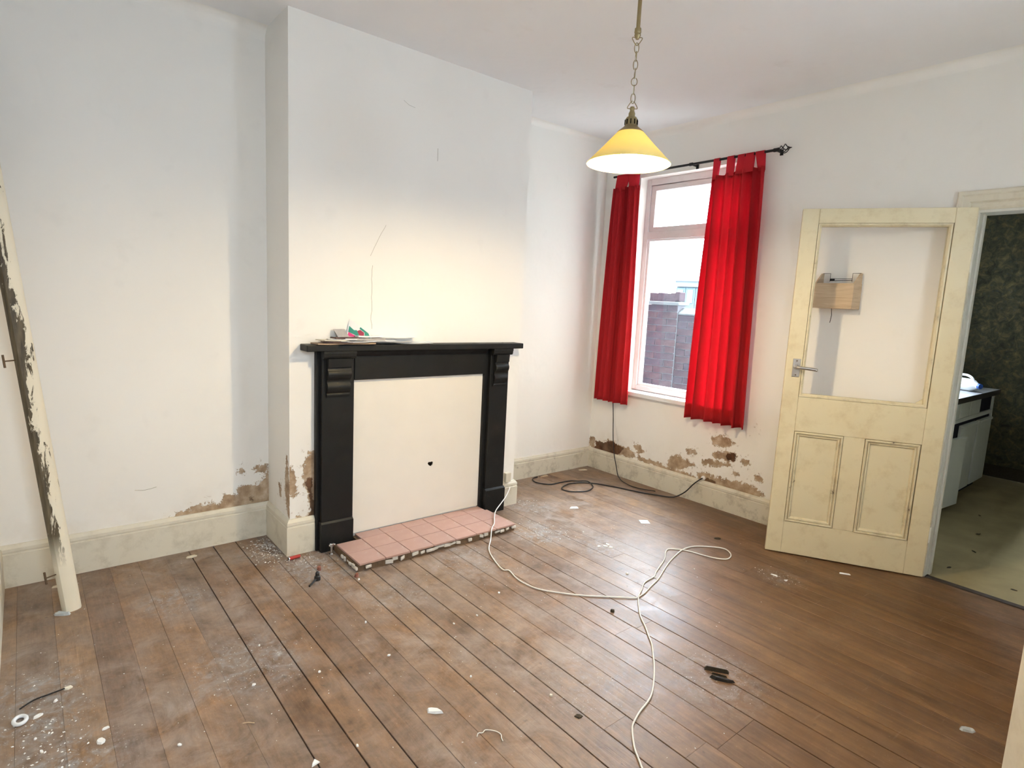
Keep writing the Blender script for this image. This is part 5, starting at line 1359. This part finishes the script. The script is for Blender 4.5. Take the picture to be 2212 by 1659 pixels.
# plastic bottle lying on the worktop
bt = empty('plastic_bottle', (5.05, KF+0.10, 0.862), 'white plastic milk bottle with blue cap lying on the worktop', 'bottle')
A_ = Vector((0.80, -0.60, 0)).normalized(); c = Vector((4.98, KF+0.12, 0.862+0.0515))
mb = MB()
for (sgn) in (0,):
    prof = [(0.0, -0.125), (0.045, -0.123), (0.051, -0.110), (0.051, 0.045), (0.047, 0.070), (0.030, 0.100), (0.020, 0.112), (0.019, 0.125), (0.0, 0.126)]
    mb.lathe(prof, c, 24, axis=(-0.55, -0.83, 0))
soft(mb.build('body', M['bottle'], bt), 50)
gp = Vector((-0.55, -0.83, 0)).normalized(); mb = MB(); mb.tube(catmull([c - gp*0.09 + Vector((0, 0, 0.040)), c - gp*0.07 + Vector((0, 0, 0.072)), c + gp*0.0 + Vector((0, 0, 0.078)), c + gp*0.05 + Vector((0, 0, 0.062)), c + gp*0.075 + Vector((0, 0, 0.035))], 5), 0.010, 10); mb.build('grip', M['bottle'], bt, smooth=True)
mb = MB(); mb.lathe([(0.0, 0.146), (0.021, 0.145), (0.022, 0.126), (0.0, 0.1255)], c, 20, axis=(-0.55, -0.83, 0)); mb.build('cap', M['cap_blue'], bt)
for k, (x, y, s_) in enumerate(((3.055, -2.198, 0.05), (3.49, -2.22, 0.04), (3.9, -2.15, 0.05), (4.4, -2.05, 0.04), (3.02, -2.5, 0.04))):
    o = chip('dirt_lump', 'dark flake of dirt on the kitchen vinyl', 'flake', (x, y), s_, M['dark_wood'], 0.003, asp=0.4, group='dirt flakes on the kitchen floor')
    o.location.z = -0.003

# ------------------------------------------------------------------ yard seen through the window
# upper storey of the house and of the kitchen wing, which shade the yard
mb = MB(); mb.box(XW+0.02, KY1+0.12, H+0.15, XW+T, 4.5, 5.8); mb.box(XW+0.02, DR+0.2, -0.2, XW+T, 4.5, H+0.15)
mb.box(XW+T, KY1, 2.6, 9.0, KY1+0.12, 5.0); mb.box(KX1+0.1, KY1, -0.2, 9.0, KY1+0.12, 2.6)
tag(mb.build('wall_upper_storey', M['brick']), kind='structure')
tag(MB().box(XW+T, KY1+0.12, -0.30, 16, 14, -0.20).build('ground', M['yard']), kind='structure')
WD = Vector((math.sin(math.radians(15)), -math.cos(math.radians(15)), 0)); WN = Vector((-WD.y*-1, 0, 0))
WN = Vector((-math.cos(math.radians(15)), -math.sin(math.radians(15)), 0))   # towards the house
WO = Vector((4.36, 0.88, 0))
def course_wall(name, label, a0, a1, zb, zt, off, thick, group=None):
    root = empty(name, WO + WD*((a0+a1)/2) + Vector((0, 0, zb)), label, 'wall', group)
    base_ = WO - WN*off
    c = base_ + WD*((a0+a1)/2) - WN*(thick/2+0.006); mb = MB(); mb.obox(c + Vector((0, 0, (zb+zt)/2)), WD*((a1-a0)/2-0.004), WN*(thick/2), (0, 0, (zt-zb)/2)); mb.build('mortar_core', M['brick_mortar'], root)
    bl, bh, j = 0.215, 0.065, 0.010; row = 0; z = zt - bh
    cache = {}
    rr = random.Random(len(name)+int(a0*100))
    while z > max(zb, 0.30):
        x = a0 - (0.1125 if row % 2 else 0.0)
        while x < a1 - 0.02:
            s0 = max(x, a0); s1 = min(x+bl, a1)
            if s1 - s0 > 0.03:
                L_ = round(s1-s0, 3); ctr = base_ + WD*((s0+s1)/2) + Vector((0, 0, z+bh/2)) + WN*rr.uniform(-0.003, 0.003)
                if L_ not in cache:
                    m_ = MB(); m_.obox(ctr, WD*(L_/2), WN*0.012, (0, 0, bh/2)); o = m_.build('brick', M['brick'], root, loc=ctr); cache[L_] = o
                else:
                    o = cache[L_].copy(); COL.objects.link(o); o.parent = root; o.location = ctr - root.location
            x += bl + j
        z -= bh + j; row += 1
    return root
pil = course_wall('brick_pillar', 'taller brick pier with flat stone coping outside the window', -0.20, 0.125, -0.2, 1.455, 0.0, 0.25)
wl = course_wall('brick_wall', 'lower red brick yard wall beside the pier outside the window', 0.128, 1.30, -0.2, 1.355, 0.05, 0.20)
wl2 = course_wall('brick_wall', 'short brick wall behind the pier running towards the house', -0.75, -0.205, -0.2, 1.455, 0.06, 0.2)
c = WO + WD*(-0.03) - WN*0.10
mb = MB(); mb.obox(c + Vector((0, 0, 1.474)), WD*0.19, WN*0.17, (0, 0, 0.018)); mb.build('coping', M['coping'], pil, bevel=0.006)
mb = MB(); rr = random.Random(4)
for i in range(7): mb.obox(c + WD*(-0.15+i*0.048) + Vector((0, 0, 1.54+rr.uniform(-0.01, 0.012))), WD*0.026, WN*0.09, (0, 0, 0.05))
mb.build('cap_rubble', M['brick'], pil, bevel=0.006)
c2 = WO + WD*0.72 - WN*0.15
mb = MB(); mb.prism([tuple(WO + WD*0.130 - WN*(0.05+a) + Vector((0, 0, z))) for a, z in ((-0.03, 1.357), (0.23, 1.357), (0.23, 1.38), (0.10, 1.43), (-0.03, 1.372))], WD*1.17); mb.build('coping', M['coping'], wl)
# pale outbuilding behind the yard wall
GO = Vector((9.3, 3.1, 0)) + WD*(-0.26); gw = WD; gn = WN
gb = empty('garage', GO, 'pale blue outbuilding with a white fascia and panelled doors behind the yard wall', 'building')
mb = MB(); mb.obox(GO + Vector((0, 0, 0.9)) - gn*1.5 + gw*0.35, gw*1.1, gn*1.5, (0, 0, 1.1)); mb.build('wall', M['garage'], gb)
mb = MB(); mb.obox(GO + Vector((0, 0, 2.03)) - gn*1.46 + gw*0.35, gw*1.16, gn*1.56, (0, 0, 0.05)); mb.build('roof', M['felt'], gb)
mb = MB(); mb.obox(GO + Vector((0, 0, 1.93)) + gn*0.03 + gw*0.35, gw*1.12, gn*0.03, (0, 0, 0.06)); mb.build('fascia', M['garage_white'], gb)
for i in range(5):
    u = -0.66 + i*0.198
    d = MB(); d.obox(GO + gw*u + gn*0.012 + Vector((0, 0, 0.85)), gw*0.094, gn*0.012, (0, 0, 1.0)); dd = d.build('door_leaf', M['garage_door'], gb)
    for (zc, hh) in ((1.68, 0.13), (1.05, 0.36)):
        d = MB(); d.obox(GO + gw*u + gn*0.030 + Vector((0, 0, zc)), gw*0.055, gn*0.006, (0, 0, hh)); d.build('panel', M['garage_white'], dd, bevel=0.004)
# neighbour's eaves just showing beside the frame
nb = empty('neighbour_roof', (5.6, 2.35, 1.9), 'dark slate eaves tip beside the window frame', 'roof')
c = Vector((5.72, 2.55, 2.12))
mb = MB(); mb.obox(c - WD*0.65, WD*0.62, Vector((-0.1, 0.2, 0)), Vector((0, 0, 0.02)) + WD*0.0); mb.build('eaves_board', M['slate'], nb)
mb = MB(); mb.obox(c - WD*0.75 + Vector((0, 0.1, -1.0)), WD*0.35, Vector((0.02, 0.25, 0)), (0, 0, 0.97)); mb.build('wall', M['garage'], nb)
